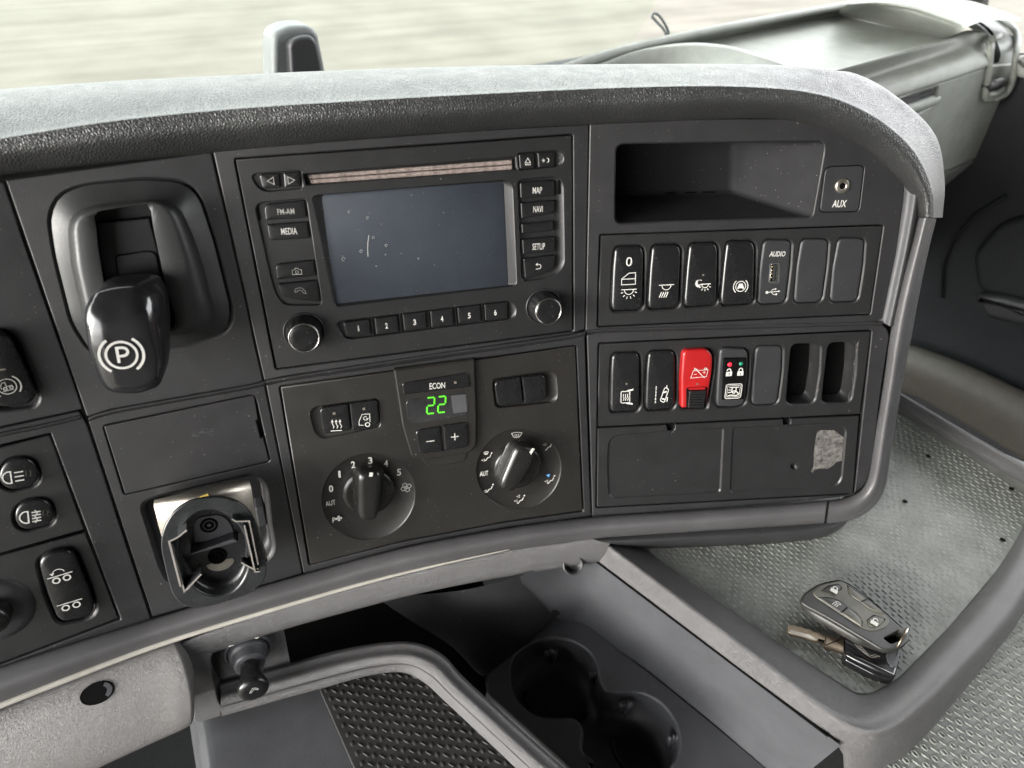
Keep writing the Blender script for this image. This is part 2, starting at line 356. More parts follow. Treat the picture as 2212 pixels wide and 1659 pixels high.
def grow(pts, k):                        # grow a pixel polygon about its centre by k pixels
    c = np.mean([p[:2] for p in pts], axis=0); out = []
    for p in pts:
        d = np.array(p[:2])-c; out.append((p[0]+np.sign(d[0])*k, p[1]+np.sign(d[1])*k)+tuple(p[2:]))
    return out
def onmesh(mb, px, py):
    t = BVHTree.FromPolygons([tuple(map(float, v_)) for v_ in mb.v], mb.f); d = nz(ray(px, py)); h_ = t.ray_cast(Vector(CAM), Vector(d)); n_ = np.array(h_[1])
    return np.array(h_[0]), (n_ if n_.dot(d) < 0 else -n_)
# text and printed symbols -------------------------------------------------
_tc = {}
def glyphs(s, bold):
    if (s, bold) in _tc: return _tc[(s, bold)]
    c = bpy.data.curves.new('t', 'FONT'); c.body = s; c.resolution_u = 3; c.offset = bold
    o = bpy.data.objects.new('t', c); COL.objects.link(o); me = bpy.data.meshes.new_from_object(o)
    V_ = np.array([v_.co[:] for v_ in me.vertices]); fs = [tuple(p.vertices) for p in me.polygons]
    bpy.data.objects.remove(o); bpy.data.curves.remove(c); bpy.data.meshes.remove(me)
    mn, mx = V_.min(0), V_.max(0); V_ = V_-(mn+mx)/2; _tc[(s, bold)] = (V_, fs, mx-mn); return _tc[(s, bold)]
def fr(pl, cx, cy, h, slope):
    c = pl.pt(cx, cy, h); e = nz(pl.pt(cx+8, cy+8*slope, h)-c); return c, e, np.cross(pl.n, e)
def text(pl, s, cx, cy, hp, h, parent, m='white', wp=None, slope=-.08, bold=.02, name='lettering', lean=0, **k):
    V_, fs, d = glyphs(s, bold); c, ex, ey = fr(pl, cx, cy, h, slope); sc_ = metre(pl, cx, cy, h, hp)/d[1]
    sx = sc_*.78 if wp is None else np.linalg.norm(pl.pt(cx-wp/2, cy-slope*wp/2, h)-pl.pt(cx+wp/2, cy+slope*wp/2, h))/d[0]
    mb = MB(); mb.add([c+ex*(v_[0]*sx+v_[1]*sc_*lean)+ey*v_[1]*sc_+pl.n*.0001 for v_ in V_], fs)
    return mk(name, mb, m, parent, smooth=False, **k)
def stroke(mb, pts, wd, closed=False):
    P = []
    for p in pts:
        p = np.array(p, float)
        if not P or np.linalg.norm(p-P[-1]) > 1e-7: P.append(p)
    n = len(P); L_, R_ = [], []
    for i in range(n):
        if closed: a = P[i]-P[i-1]; b = P[(i+1) % n]-P[i]
        else: a = P[i]-P[i-1] if i else P[1]-P[0]; b = P[i+1]-P[i] if i < n-1 else P[-1]-P[-2]
        a = nz(a); b = nz(b); m = np.array((-a[1], a[0]))+np.array((-b[1], b[0])); m = m/max(m.dot(m), .7)*2*wd/2
        L_.append(P[i]+m); R_.append(P[i]-m)
    vs = L_+R_; mb.add([(x[0], x[1], 0) for x in vs], [(n+i, n+(i+1) % n, (i+1) % n, i) for i in range(n if closed else n-1)])
def arcp(x, y, r, a0, a1, n=16, ry=None):
    return [(x+r*math.cos(math.radians(a0+(a1-a0)*k/n)), y+(ry or r)*math.sin(math.radians(a0+(a1-a0)*k/n))) for k in range(n+1)]
def icon(pl, cx, cy, size, items, h, parent, m='white', wd=.13, slope=-.05, name='symbol', sx=1, label=None, hst=None):
    t = MB()
    for it in items:
        k = it[0]
        if k == 'l': stroke(t, it[1], it[2] if len(it) > 2 else wd)
        elif k == 'o': stroke(t, it[1], it[2] if len(it) > 2 else wd, True)
        elif k == 'c': stroke(t, arcp(it[1], it[2], it[3], 0, 360, 24)[:-1], wd, True)
        elif k == 'a': stroke(t, arcp(*it[1:6]), it[6] if len(it) > 6 else wd)
        elif k == 'd': q = arcp(it[1], it[2], it[3], 0, 360, 16)[:-1]; t.add([(a, b, 0) for a, b in q], [tuple(range(len(q)))])
        elif k == 'p': q = ccw(it[1]); t.add([(a, b, 0) for a, b in q], [tuple(range(len(q)))])
    c, ex, ey = fr(pl, cx, cy, h, slope); sc_ = metre(pl, cx, cy, h, size)/2
    q = [c+ex*(x*sc_*sx)+ey*(y*sc_)+pl.n*.0001 for x, y, z in t.v]
    if hst: q = [p_+pl.n*(hst(*pl.st(p_))-(p_-pl.p).dot(pl.n)) for p_ in q]
    mb = MB(); mb.add(q, t.f)
    return mk(name, mb, m, parent, smooth=False, label=label)
def base(pl, outline, h=0): return np.mean([pl.pt(x, y, h) for x, y in [q[:2] for q in outline]], axis=0)

# ================================================================== THE SETTING
def flat(name, pts, m, kind='structure', **k):
    mb = MB(); mb.add(pts, [tuple(range(len(pts)))]); return mk(name, mb, m, smooth=False, kind=kind, **k)
def T(x, y, z): return CAM+LX*x+LY*y+UP*z
flat('ground', [(-120, -60, 0), (120, -60, 0), (120, 200, 0), (-120, 200, 0)], 'ground')
def boxm(x0, x1, y0, y1, z0, z1, mb=None):
    mb = mb or MB(); c = [T(x, y, z) for z in (z0, z1) for x, y in ((x0, y0), (x1, y0), (x1, y1), (x0, y1))]
    mb.add(c, [(3, 2, 1, 0), (4, 5, 6, 7), (0, 1, 5, 4), (1, 2, 6, 5), (2, 3, 7, 6), (3, 0, 4, 7)]); return mb
XL, XR, YB, YF, ZR = -.95, 1.12, -1.0, .72, .38
mk('ceiling', boxm(XL, XR, YB, YF, ZR, ZR+.05), 'lining', smooth=False, kind='structure')
mk('wall_back', boxm(XL, XR, YB-.05, YB, -1.5, ZR), 'lining', smooth=False, kind='structure')
m_ = boxm(XL-.05, XL, .5, 1.3, -1.5, -.28); boxm(XL-.05, XL, .5, .6, -.28, .3, m_)      # the driver's door stands open
mk('wall_left', m_, 'lining', smooth=False, kind='structure')
m_ = boxm(XR, XR+.05, YB, .75, -1.5, -.38); boxm(XR, XR+.05, .75, 1.3, -1.5, -.5, m_); boxm(XR, XR+.05, YB, -.6, -.38, ZR, m_)
mk('wall_right', m_, 'door', smooth=False, kind='structure')
mk('floor', boxm(XL, XR, YB, 1.3, -1.55, -1.5), 'carpet', smooth=False, kind='structure')
mk('wall_front', boxm(XL, XR, 1.3, 1.35, -1.5, -.42), 'door', smooth=False, kind='structure')
# windscreen
m_ = MB(); m_.add([T(XL, 1.22, -.4), T(XR, 1.22, -.4), T(XR, .76, ZR), T(XL, .76, ZR)], [(0, 1, 2, 3)])
mk('windscreen', m_, 'glass', smooth=False, label='clear windscreen with faint smudges behind the dashboard top', cat='windscreen')

# ================================================================== DASHBOARD SHELL
E_ = lambda *p: list(p)
# vertical seams (pixels, h=0)
sAB = [(8, 385), (172, 857), (187, 905)]; sAB2 = [(190, 914), (328, 1329)]
sBC = [(457, 326), (570, 822)]; sBC2 = [(574, 834), (655, 1240)]
sCD = [(1274, 268), (1265, 714)]; sCD2 = [(1267, 722), (1278, 1117)]
dash = thing('dashboard', 'black wraparound dashboard with grained top pad and grey lower trim', 'dashboard', S(1106, 1115, -.05))
g = 1.6   # seam half gap
# --- column A (left)
rk_ret = ZG((-260, 330, 30), (70, 280, 60), (345, 900, 60), (300, 985, 40), (-120, 1045, 60), (-330, 500, 30))
brow = rp(grow(rk_ret, 7), 30)
A_up = rp([(-330, 452), (sAB[0][0]-g, 393), (172-g, 860), (180-g, 884), (-330, 993)], 3)
mb = panel(FA, A_up, [(brow, .004, .0015, None, True)], 0)
mk('fascia_panel', mb, 'fascia', dash)
Apl1 = Z6((-700, 575, 4), (272, 333, 8), (466, 855, 2), (-700, 1180, 4))
Apl2 = Z6((-700, 1195, 4), (470, 870, 2), (655, 1345, 6), (-700, 1860, 4))
A_lo = rp([(-330, 998), (170, 889, 3), (182, 906, 6), (187, 915, 4), (328-g, 1338), (150, 1402), (0, 1456), (-330, 1606)], 4)
lo_hole = rp([Z6((-720, 560))[:2], Z6((280, 322, 0))[:2], Z6((668, 1352, 0))[:2], Z6((-720, 1880, 0))[:2]], 3)
mk('fascia_panel', panel(FA, A_lo, [(lo_hole, .006, .0008, None, False)], -.001), 'fascia', dash)
# --- column B
brake_pad = Z1((290, 560, 60), (345, 420, 80), (500, 362, 60), (880, 322, 60), (1120, 335, 90), (1210, 430, 60), (1300, 700, 40), (1410, 1130, 60), (1385, 1245, 60), (1180, 1325, 60), (560, 1395, 80), (430, 1200, 60), (330, 800, 60))
brake_pad = rp([(x, y, r*Z1.k) for x, y, r in brake_pad], 10, 3)
B_up = rp([(12, 389), (457-g, 329), (570-g, 823), (540, 831), (240, 884), (188, 901)], 3)
mk('fascia_panel', panel(FB, B_up, [(brake_pad, .0035, .0012, .003, True)], 0), 'fascia', dash)
blankB = Z6((575, 285, 8), (1405, 112, 14), (1490, 475, 8), (692, 660, 8))
clip_hole = ZE((65, 430, 60), (230, 365, 10), (1180, 140, 60), (1290, 250, 60), (1330, 620, 30), (1375, 900, 60), (1290, 1010, 60), (330, 1200, 50), (255, 1040, 40))
clip_hole = rp([(x, y, r*ZE.k) for x, y, r in clip_hole], 6, 3)
B_lo = rp([(190, 908), (245, 893), (540, 838), (573-g, 831), (655-g, 1239), (500, 1284), (328+g, 1333)], 4)
mk('fascia_panel', panel(FB, B_lo, [(rp(grow(blankB, 2.2), 6), .006, .0008, None, True), (clip_hole, .022, .003, .002, True)], -.0015), 'fascia', dash)
# --- column C
radio_o = Z2((62, 205, 6), (2045, 60, 6), (2050, 1213, 6), (305, 1437, 6))
C_up = rp([(460, 326), (700, 306), (1000, 284), (1274-g, 269), (1265-g, 712), (1230, 722), (620, 812), (571, 822)], 3)
mk('fascia_panel', panel(FC, C_up, [(rp(grow(radio_o, 2.6), 4), .008, .0008, None, True)], 0), 'fascia', dash)
clim_o = Z5((180, 368, 5), (1917, 126, 6), (1962, 1095, 5), (1500, 1160, 20), (900, 1275, 20), (355, 1412, 5))
C_lo = rp([(575, 833), (625, 822), (1225, 734), (1265-g, 724), (1278-g, 1116), (1100, 1139), (880, 1180), (656, 1240)], 3)
mk('fascia_panel', panel(FC, C_lo, [(rp(grow(clim_o, 2.6), 4), .008, .0008, None, True)], -.0015), 'fascia', dash)
# --- column D
pocket = Z3((245, 262, 45), (1462, 245, 55), (1468, 300, 20), (1398, 690, 25), (600, 712, 10), (238, 730, 40))
pocket = rp([(x, y, r*Z3.k) for x, y, r in pocket], 8, 4)
row1 = Z3((152, 800, 4), (1815, 742, 6), (1737, 1262, 5), (137, 1335, 4))
aux_o = Z3((1480, 397, 14), (1705, 388, 10), (1672, 655, 10), (1446, 660, 10))
D_up = rp([(1274, 268), (1500, 258), (1560, 257), (1700, 257), (1800, 272), (1868, 293, 20), (1925, 335, 20), (1950, 376, 20), (1954, 414, 20), (1936, 546), (1906, 690), (1885, 696), (1300, 712), (1265, 716)], 4)
dsh = [(x-5, y+2) for x, y in pocket]
mb = panel(FD, D_up, [(pocket, .0025, .0012, None, False), (rp(grow(row1, 2.4), 3), .007, .0008, None, False), (rp(grow(aux_o, 1.6), 3), .004, .0006, None, True)], 0)
mk('fascia_panel', mb, 'fascia', dash)
# pocket: floor, back wall with an inner corner, splayed right wall
def zq(x, y, h): q = Z3((x, y)); return FD.pt(q[0], q[1], h)
mb = MB()
fl = [zq(238, 735, 0), zq(1398, 697, 0), zq(925, 548, -.052), zq(150, 570, -.052)]
up = [zq(235, 255, 0), zq(1475, 240, 0), zq(935, 225, -.052), zq(150, 240, -.052)]
lf = [fl, up]
mb.add([fl[0], fl[1], fl[2], fl[3]], [(0, 1, 2, 3)]); mb.add([fl[3], fl[2], up[2], up[3]], [(0, 1, 2, 3)])
mb.add([fl[2], fl[1], up[1], up[2]], [(0, 1, 2, 3)]); mb.add([fl[0], fl[3], up[3], up[0]], [(0, 1, 2, 3)]); mb.add([up[3], up[2], up[1], up[0]], [(0, 1, 2, 3)])
o = mk('storage_pocket', mb, 'pocket', dash, smooth=True, recalc=True)
md = o.modifiers.new('b', 'BEVEL'); md.width = .004; md.segments = 4; md.limit_method = 'ANGLE'; md.angle_limit = .3
for x, y, ww in ((565, 549, 60), (680, 548, 60), (790, 546, 75)):
    q = [zq(x-ww/2, y-7, -.0505), zq(x+ww/2, y-8, -.0505), zq(x+ww/2, y+3, -.0495), zq(x-ww/2, y+4, -.0495)]
    mb = MB(); mb.add(q, [(3, 2, 1, 0)]); mk('vent_slot', mb, 'deep', dash, smooth=False)
# right flange, sloping up towards the rim to catch the side light, which its lighter grey also paints in
ins = Z3((1400, 158), (1520, 162), (1700, 215), (1850, 335), (1915, 440), (1925, 540), (1875, 900), (1790, 1300))
out_ = Z3((1400, 100), (1530, 112), (1720, 172), (1890, 295), (2000, 440), (2018, 540), (1965, 850), (1862, 1335))
mb = rails([[FD.pt(*p, -.001) for p in ins], [FD.pt((p[0]+q[0])/2, (p[1]+q[1])/2, .0005) for p, q in zip(ins, out_)], [FD.pt(*q, .005) for q in out_], [FD.pt(q[0]+12, q[1], -.004) for q in out_]], 5, 3)
mk('side_flange', mb, 'flange', dash)
row2 = Z4((143, 262, 4), (1745, 184, 6), (1678, 670, 1), (136, 748, 1))
cover_o = Z4((135, 757, 3), (1676, 683, 3), (1640, 1140, 8), (130, 1222, 5))
D_lo = rp([(1268, 724), (1300, 718), (1880, 702), (1912, 702, 20), (1922, 722, 20), (1902, 850), (1885, 990), (1872, 1048, 25), (1842, 1068, 25), (1700, 1087), (1500, 1102), (1280, 1117)], 3)
lowhole = Z4((137, 254, 4), (1752, 176, 6), (1648, 1147, 8), (123, 1230, 5))
mk('fascia_panel', panel(FD, D_lo, [(rp(lowhole, 4), .008, .0008, None, False)], -.0015), 'fascia', dash)
# ridge roll between upper and lower rows of panels
def ridge(pl, pts, name='ridge_strip'):
    a = [pl.pt(x, y-7, -.0012) for x, y in pts]; b = [pl.pt(x, y-2.5, .0008) for x, y in pts]; c = [pl.pt(x, y+2, .0002) for x, y in pts]; d = [pl.pt(x, y+7, -.0028) for x, y in pts]
    mk(name, rails([a, b, c, d], 2, 3), 'fascia', dash)
ridge(FA, [(-300, 1005), (0, 940), (60, 928), (120, 915), (172, 902)]); ridge(FB, [(191, 906), (245, 889), (400, 861), (540, 836), (572, 828)])
ridge(FC, [(574, 828), (620, 818), (930, 770), (1225, 729), (1265, 719)]); ridge(FD, [(1269, 720), (1300, 714), (1600, 706), (1880, 699), (1906, 700)])
# dark backing behind all seams
m_ = MB()
bk = [[S(x, y, -.085) for x, y in [(-330, 460), (10, 400), (457, 340), (900, 300), (1274, 280), (1860, 310), (1975, 440)]], [S(x, y, -.085) for x, y in [(-330, 1540), (300, 1370), (655, 1262), (900, 1190), (1274, 1125), (1830, 1085), (1880, 1080)]]]
mk('backing', rails(bk, 4, 1), 'deep', dash)
# top pad
r0 = [(-330, 450), (-120, 398), (0, 376), (230, 350), (460, 328), (700, 304), (1000, 282), (1275, 267), (1500, 257), (1620, 254), (1710, 259), (1790, 280), (1868, 318), (1930, 372), (1972, 428), (1984, 470)]
r1 = [(-330, 410), (-120, 358), (0, 338), (230, 308), (460, 284), (700, 263), (1000, 245), (1275, 231), (1500, 222), (1630, 221), (1730, 229), (1815, 252), (1895, 292), (1958, 352), (1996, 420), (2001, 470)]
r2 = [(-330, 372), (-120, 320), (0, 298), (230, 262), (460, 238), (700, 221), (1000, 204), (1275, 191), (1500, 185), (1640, 188), (1745, 198), (1832, 222), (1915, 268), (1980, 332), (2014, 410), (2018, 470)]
r3 = [(-330, 300), (-120, 240), (0, 225), (230, 200), (460, 184), (700, 172), (1000, 161), (1275, 155), (1500, 153), (1660, 156), (1765, 165), (1850, 188), (1935, 236), (2002, 306), (2028, 400), (2026, 470)]
r4 = [(-330, 238), (-120, 207), (0, 193), (230, 176), (460, 164), (700, 153), (1000, 143), (1275, 139), (1500, 138), (1670, 141), (1780, 149), (1870, 173), (1955, 222), (2020, 295), (2037, 390), (2032, 470)]
hs = (.001, .011, .010, -.022, -.055)
P_ = [[S(x, y, h) for x, y in r] for r, h in zip((r0, r1, r2, r3, r4), hs)]
n_ = len(r0); kk = [1]*9+[.85, .65, .5, .4, .35, .33, .33]
for j in range(n_):
    for i, (r, h) in enumerate(((r3, -.022), (r4, -.055))):
        P_[3+i][j] = S(r[j][0], r[j][1], h*kk[j])
P5 = [P_[4][j]+np.array((0, 0, -.02))*(1 if j < 11 else .2)+LY*.05*kk[j]-(LX*.012 if j > 12 else 0) for j in range(n_)]
P6 = [p+np.array((0, 0, -.06))+LY*.03 for p in P5]
Pm1 = [S(x, y, -.006) for x, y in r0]
Pc_ = [S(x, y, .0105*(1-k_)-.022*k_*kq_) for (x, y), k_, kq_ in zip(mid(r2, r3, .16), [.2]*n_, kk)]
Pb_ = [S(x, y, .0112) for x, y in mid(r1, r2, .82)]
mk('top_pad', rails([Pm1]+P_[:2]+[Pb_, P_[2], Pc_]+P_[3:]+[P5, P6], 8, 5), 'pad', dash)
# end cap of the pad, closes the cut at the right end
e = [P_[i][-1] for i in range(5)]+[P5[-1]]; e = cr([Pm1[-1]]+e, 4); mb = MB(); mb.add(e, [tuple(range(len(e)))]); mk('pad_end', mb, 'pad', dash, smooth=False)
# lower trim rail
t0 = [(-330, 1590), (-60, 1466), (0, 1443), (160, 1391), (330, 1338), (500, 1287), (655, 1242), (880, 1182), (1100, 1141), (1277, 1118), (1500, 1103), (1700, 1089), (1787, 1081)]
t1 = [(-330, 1700), (-60, 1554), (0, 1526), (160, 1463), (324, 1401), (500, 1345), (763, 1268), (930, 1226), (1100, 1189), (1277, 1163), (1500, 1147), (1700, 1134), (1780, 1129)]
TR = [[S(x, y, -.006) for x, y in t0], [S(x, y, .001) for x, y in t0], [S(x, y, .007) for x, y in mid(t0, t1, .3)], [S(x, y, .0095) for x, y in mid(t0, t1, .6)], [S(x, y, .0065) for x, y in mid(t0, t1, .88)], [S(x, y, .002) for x, y in t1]]
TR.append([S(x, y+4, -.012) for x, y in t1])
mk('lower_trim', rails(TR, 6, 4), 'trim', dash)
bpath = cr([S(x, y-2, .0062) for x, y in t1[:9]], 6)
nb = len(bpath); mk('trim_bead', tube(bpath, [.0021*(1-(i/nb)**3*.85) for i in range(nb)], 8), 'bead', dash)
# right trim rail with rounded corner
q0 = [(1792, 1081), (1822, 1077), (1848, 1068), (1868, 1050), (1880, 1015), (1893, 930), (1909, 830), (1927, 703), (1950, 600), (1972, 520), (1984, 471)]
q1 = [(1786, 1129), (1828, 1124), (1864, 1109), (1893, 1083), (1910, 1048), (1921, 978), (1939, 868), (1960, 755), (1982, 635), (2003, 535), (2019, 471)]
QR = [[S(x, y, -.006) for x, y in q0], [S(x, y, .001) for x, y in q0], [S(x, y, .0075) for x, y in mid(q0, q1, .3)], [S(x, y, .009) for x, y in mid(q0, q1, .6)], [S(x, y, .004) for x, y in mid(q0, q1, .88)], [S(x, y, -.004) for x, y in q1], [S(x-3, y, -.03)+LY*.02 for x, y in q1]]
mk('side_trim', rails(QR, 6, 4), 'trim', dash)
for rr in (0, -1):
    e = cr([q[rr] for q in QR], 3); mb = MB(); mb.add(e, [tuple(range(len(e)))]); mk('trim_end', mb, 'trim', dash, smooth=False)
# underside lip below the right half
u0 = [(1270, 1166), (1400, 1158), (1560, 1148), (1700, 1140), (1790, 1130), (1840, 1118)]
u1 = [(1330, 1176), (1420, 1178), (1560, 1174), (1690, 1168), (1780, 1155), (1828, 1128)]
mb = rails([[FD.pt(x, y-6, -.004) for x, y in u0], [FD.pt(x, y, .002) for x, y in mid(u0, u1, .5)], [FD.pt(x, y, -.006) for x, y in u1], [FD.pt(x, y, -.03)-UP*.004 for x, y in u1], [FD.pt(x, y, -.11) for x, y in u0]], 5, 3)
mk('underside_lip', mb, 'blank', dash)
# body behind the fascia: gives the dash its real thickness
mb = MB(); lo_ = [S(x, y, -.088) for x, y in ((-330, 1560), (0, 1500), (655, 1235), (1277, 1140), (1850, 1090))]; hi_ = [S(x, y, -.088)-UP*.01 for x, y in ((-330, 400), (0, 330), (655, 270), (1277, 235), (1900, 330))]
far_lo = [p+LY*.2+UP*.03 for p in lo_]; far_hi = [p+LY*.2-UP*.06 for p in hi_]
far_lo[-1] = far_lo[-1]-LY*.12; far_hi[-1] = far_hi[-1]-LY*.12
mb.loft([lo_, far_lo, far_hi, hi_], closed=False)
mb.add([lo_[-1], far_lo[-1], far_hi[-1], hi_[-1]], [(0, 1, 2, 3)])
mk('rear_body', mb, 'door', dash, smooth=False)
# ================================================================== RADIO
LS = -.09
rad = thing('radio_unit', 'large black radio and navigation unit with blank grey screen and two chrome ringed knobs', 'radio', base(FC, radio_o))
scr_o = rp(Z2((512, 418, 12), (1692, 322, 22), (1720, 948, 10), (650, 1072, 10)), 4)
scr_i = rp(Z2((572, 408, 12), (1640, 334, 6), (1668, 943, 2), (655, 1053, 6)), 4)
slot_o = rp([(x, y) for x, y in Z2((455, 290), (1722, 186), (1726, 262), (478, 356))], 2)
tl_o = rp(Z2((140, 290, 20), (452, 270, 6), (457, 372, 6), (212, 396, 20)), 6)
tr_o = rp(Z2((1726, 168, 6), (1992, 148, 22), (2000, 240, 25), (1734, 268, 6)), 6); 
tr_i = rp(Z2((1726, 172, 6), (1950, 152, 6), (1946, 256, 6), (1734, 268, 6)), 4)
l_o = rp(Z2((172, 462, 20), (478, 436, 10), (572, 1062, 10), (330, 1062, 60), (285, 960, 40)), 8)
r_o = rp(Z2((1726, 328, 10), (1990, 300, 25), (2000, 845, 40), (1905, 905, 40), (1752, 925, 10)), 8)
r_i = rp(Z2((1730, 330, 10), (1952, 312, 10), (1958, 850, 30), (1880, 890, 40), (1756, 918, 10)), 8)
b_o = rp(Z2((652, 1162, 14), (1705, 1034, 20), (1722, 1140, 20), (700, 1268, 20)), 6)
b_i = rp(Z2((690, 1158, 8), (1672, 1038, 6), (1680, 1152, 6), (722, 1260, 8)), 4)
RH = .0006
mb = panel(FC, radio_o, [(scr_o, .0024, .0005, scr_i, False), (slot_o, .005, .0005, None, True), (tl_o, .0018, .0006, None, True), (tr_o, .0022, .0006, tr_i, True),
                         (l_o, .0018, .0006, None, True), (r_o, .0025, .0008, r_i, True), (b_o, .0022, .0007, b_i, True)], RH, .004, .0007)
mk('faceplate', mb, 'plate', rad)
s_ = mk('screen', solid(FC, grow(scr_i, 1.5), -.005, RH-.0022, .0001, 1), 'screen', rad, wn=False)
# long pale scratch and faint rings of dried drops on the glass
mb = MB(); c, ex, ey = fr(FC, *Z2((850, 715))[:2], RH-.0021, 0); kk_ = metre(FC, *Z2((850, 715)), 0, 1)*Z2.k
stroke(mb, [(0, 65), (-7, 20), (-9, -25), (-8, -62)], 4.5)
for dx, dy, r in ((-5, 165, 7), (100, 5, 7), (27, 52, 6), (-47, -30, 8), (-150, -77, 10), (292, -75, 5), (40, -120, 4), (95, -50, 3), (-110, 198, 6)): stroke(mb, arcp(dx, dy, r, 0, 300, 10), 2.2)
m2_ = MB(); m2_.add([c+ex*x*kk_+ey*y*kk_ for x, y, z in mb.v], mb.f); mk('scratch', m2_, 'dimwhite', s_, smooth=False)
for yo in (0, 1):
    fe = [(490, 296), (1692, 205), (1694, 232), (496, 319)] if not yo else [(498, 323), (1694, 236), (1696, 264), (508, 348)]
    mk('felt_lip', solid(FC, Z2(*fe), -.004, -.0016, .0007, 2), 'felt', rad)
def rbtn(z, pts, r=6, h=.0009, lab=None, par=None, m='button', hl=None, name='button', h0=-.0018, crown=.0003):
    q = rp([(p[0], p[1], (p[2] if len(p) > 2 else r)*z.k) for p in z(*pts)], 2, 4)
    return mk(name, solid(FC, q, h0, h, .0007, 3, crown=crown), m, par or rad, label=lab)
BH = .0013
B1 = rbtn(Z2, [(200, 290, 22), (318, 284), (325, 370), (222, 377, 18)], lab='button with left arrow')
B2 = rbtn(Z2, [(345, 284), (436, 275), (444, 362), (352, 370)], lab='button with right arrow')
B3 = rbtn(Z2, [(1733, 174), (1825, 170), (1823, 258), (1740, 260)], lab='eject button')
B4 = rbtn(Z2, [(1843, 164), (1943, 158), (1941, 246), (1850, 252)], lab='day and night button')
def tri(c): return [('o', c, .16)]
def ic(pl, z, x, y, s, it, h, par, **k): q = z((x, y)); return icon(pl, q[0], q[1], s*z.k, it, h, par, **k)
ic(FC, Z2, 270, 330, 46, tri([(-.9, 0), (.75, .95), (.75, -.95)]), BH, B1, m='dimwhite')
ic(FC, Z2, 390, 326, 46, tri([(.9, 0), (-.75, .95), (-.75, -.95)]), BH, B2, m='dimwhite')
ic(FC, Z2, 1786, 216, 42, [('o', [(0, 1), (.85, -.35), (-.85, -.35)], .18), ('l', [(-.9, -.85), (.9, -.85)], .2)], BH, B3)
sun_rays = [('l', [(-.55+.38*math.cos(a), .38*math.sin(a)), (-.55+.6*math.cos(a), .6*math.sin(a))], .12) for a in np.arange(0, 6.2, .785)]
ic(FC, Z2, 1888, 209, 38, [('d', -.55, 0, .28)]+sun_rays+[('p', arcp(.7, 0, .75, -110, 110, 14)+arcp(.4, 0, .68, 85, -85, 12))], BH, B4)
def tx(z, s, x, y, hp, h, par, wz=None, pl=FC, **k): q = z((x, y)); return text(pl, s, q[0], q[1], hp*z.k, h, par, wp=wz*z.k if wz else None, **k)
q = rbtn(Z2, [(230, 468, 34), (466, 444, 12), (481, 546, 8), (240, 562, 8)]); tx(Z2, 'FM-AM', 359, 510, 34, BH, q, 100, slope=-.05, m='dimwhite', bold=.006)
q = rbtn(Z2, [(248, 588, 8), (484, 570, 8), (498, 668, 8), (262, 684, 26)]); tx(Z2, 'MEDIA', 378, 626, 38, BH, q, 94, slope=-.04, bold=.006)
q = rbtn(Z2, [(292, 822, 34), (521, 797, 12), (536, 890, 8), (306, 912, 8)]); q.name = 'button'
ic(FC, Z2, 424, 864, 40, [('o', [(-1.3, .45), (-.6, .5), (-.4, .95), (.4, .95), (.6, .5), (1.3, .45), (1.3, -.85), (-1.3, -.85)], .17), ('c', 0, -.15, .4)], BH, q, m='dimwhite')
q = rbtn(Z2, [(311, 938, 8), (545, 916, 8), (561, 1043, 10), (400, 1030, 30), (328, 1005, 26)])
ic(FC, Z2, 444, 977, 40, [('o', [(-1.5, .1), (-1.2, .65), (-.3, .85), (.6, .7), (1.4, -.3), (1.5, -.95), (.75, -.75), (.5, -.1), (-.1, .15), (-.75, .1), (-.9, -.35), (-1.45, -.4)], .14)], BH, q, m='dimwhite')
q = rbtn(Z2, [(1740, 340, 10), (1941, 325, 26), (1944, 418, 8), (1744, 434, 8)]); tx(Z2, 'MAP', 1842, 385, 38, BH, q, 54, slope=-.03, bold=.006)
q = rbtn(Z2, [(1745, 460, 8), (1943, 445, 8), (1945, 520, 18), (1749, 552, 8)]); tx(Z2, 'NAVI', 1846, 496, 38, BH, q, 56, slope=-.03, bold=.006)
rbtn(Z2, [(1749, 584, 6), (1936, 567, 6), (1938, 624, 6), (1752, 641, 6)], lab='blank button')
q = rbtn(Z2, [(1753, 677, 8), (1946, 658, 22), (1949, 748, 8), (1758, 764, 8)]); tx(Z2, 'SETUP', 1850, 717, 38, BH, q, 74, slope=-.03, bold=.006)
q = rbtn(Z2, [(1760, 790, 8), (1948, 767, 8), (1948, 842, 34), (1850, 885, 20), (1770, 906, 10)])
ic(FC, Z2, 1850, 832, 42, [('a', .05, -.15, .62, -100, 90, .2), ('l', [(.05, .47), (-.45, .47)], .2), ('p', [(-.95, .45), (-.3, .95), (-.3, 0)]), ('l', [(-.75, -.8), (0, -.78)], .2)], BH, q)
PR = [((692, 1166), (850, 1146), (863, 1240), (722, 1254)), ((880, 1141), (1016, 1125), (1026, 1224), (892, 1237)), ((1046, 1117), (1182, 1102), (1191, 1201), (1058, 1213)),
      ((1210, 1098), (1343, 1081), (1351, 1182), (1218, 1195)), ((1370, 1079), (1504, 1062), (1513, 1160), (1379, 1173)), ((1530, 1060), (1666, 1044), (1671, 1142), (1536, 1155))]
TP = [(787, 1199), (953, 1184), (1119, 1163), (1280, 1143), (1441, 1124), (1595, 1106)]
for i, (p, t) in enumerate(zip(PR, TP)):
    p = [(*a, 24 if (i == 0 and k in (0, 3)) else 6) for k, a in enumerate(p)]
    q = rbtn(Z2, p, h0=-.0016); tx(Z2, str(i+1), *t, 33, BH, q, (9 if i == 0 else 16), slope=-.1, m='dimwhite' if i == 0 else 'white')
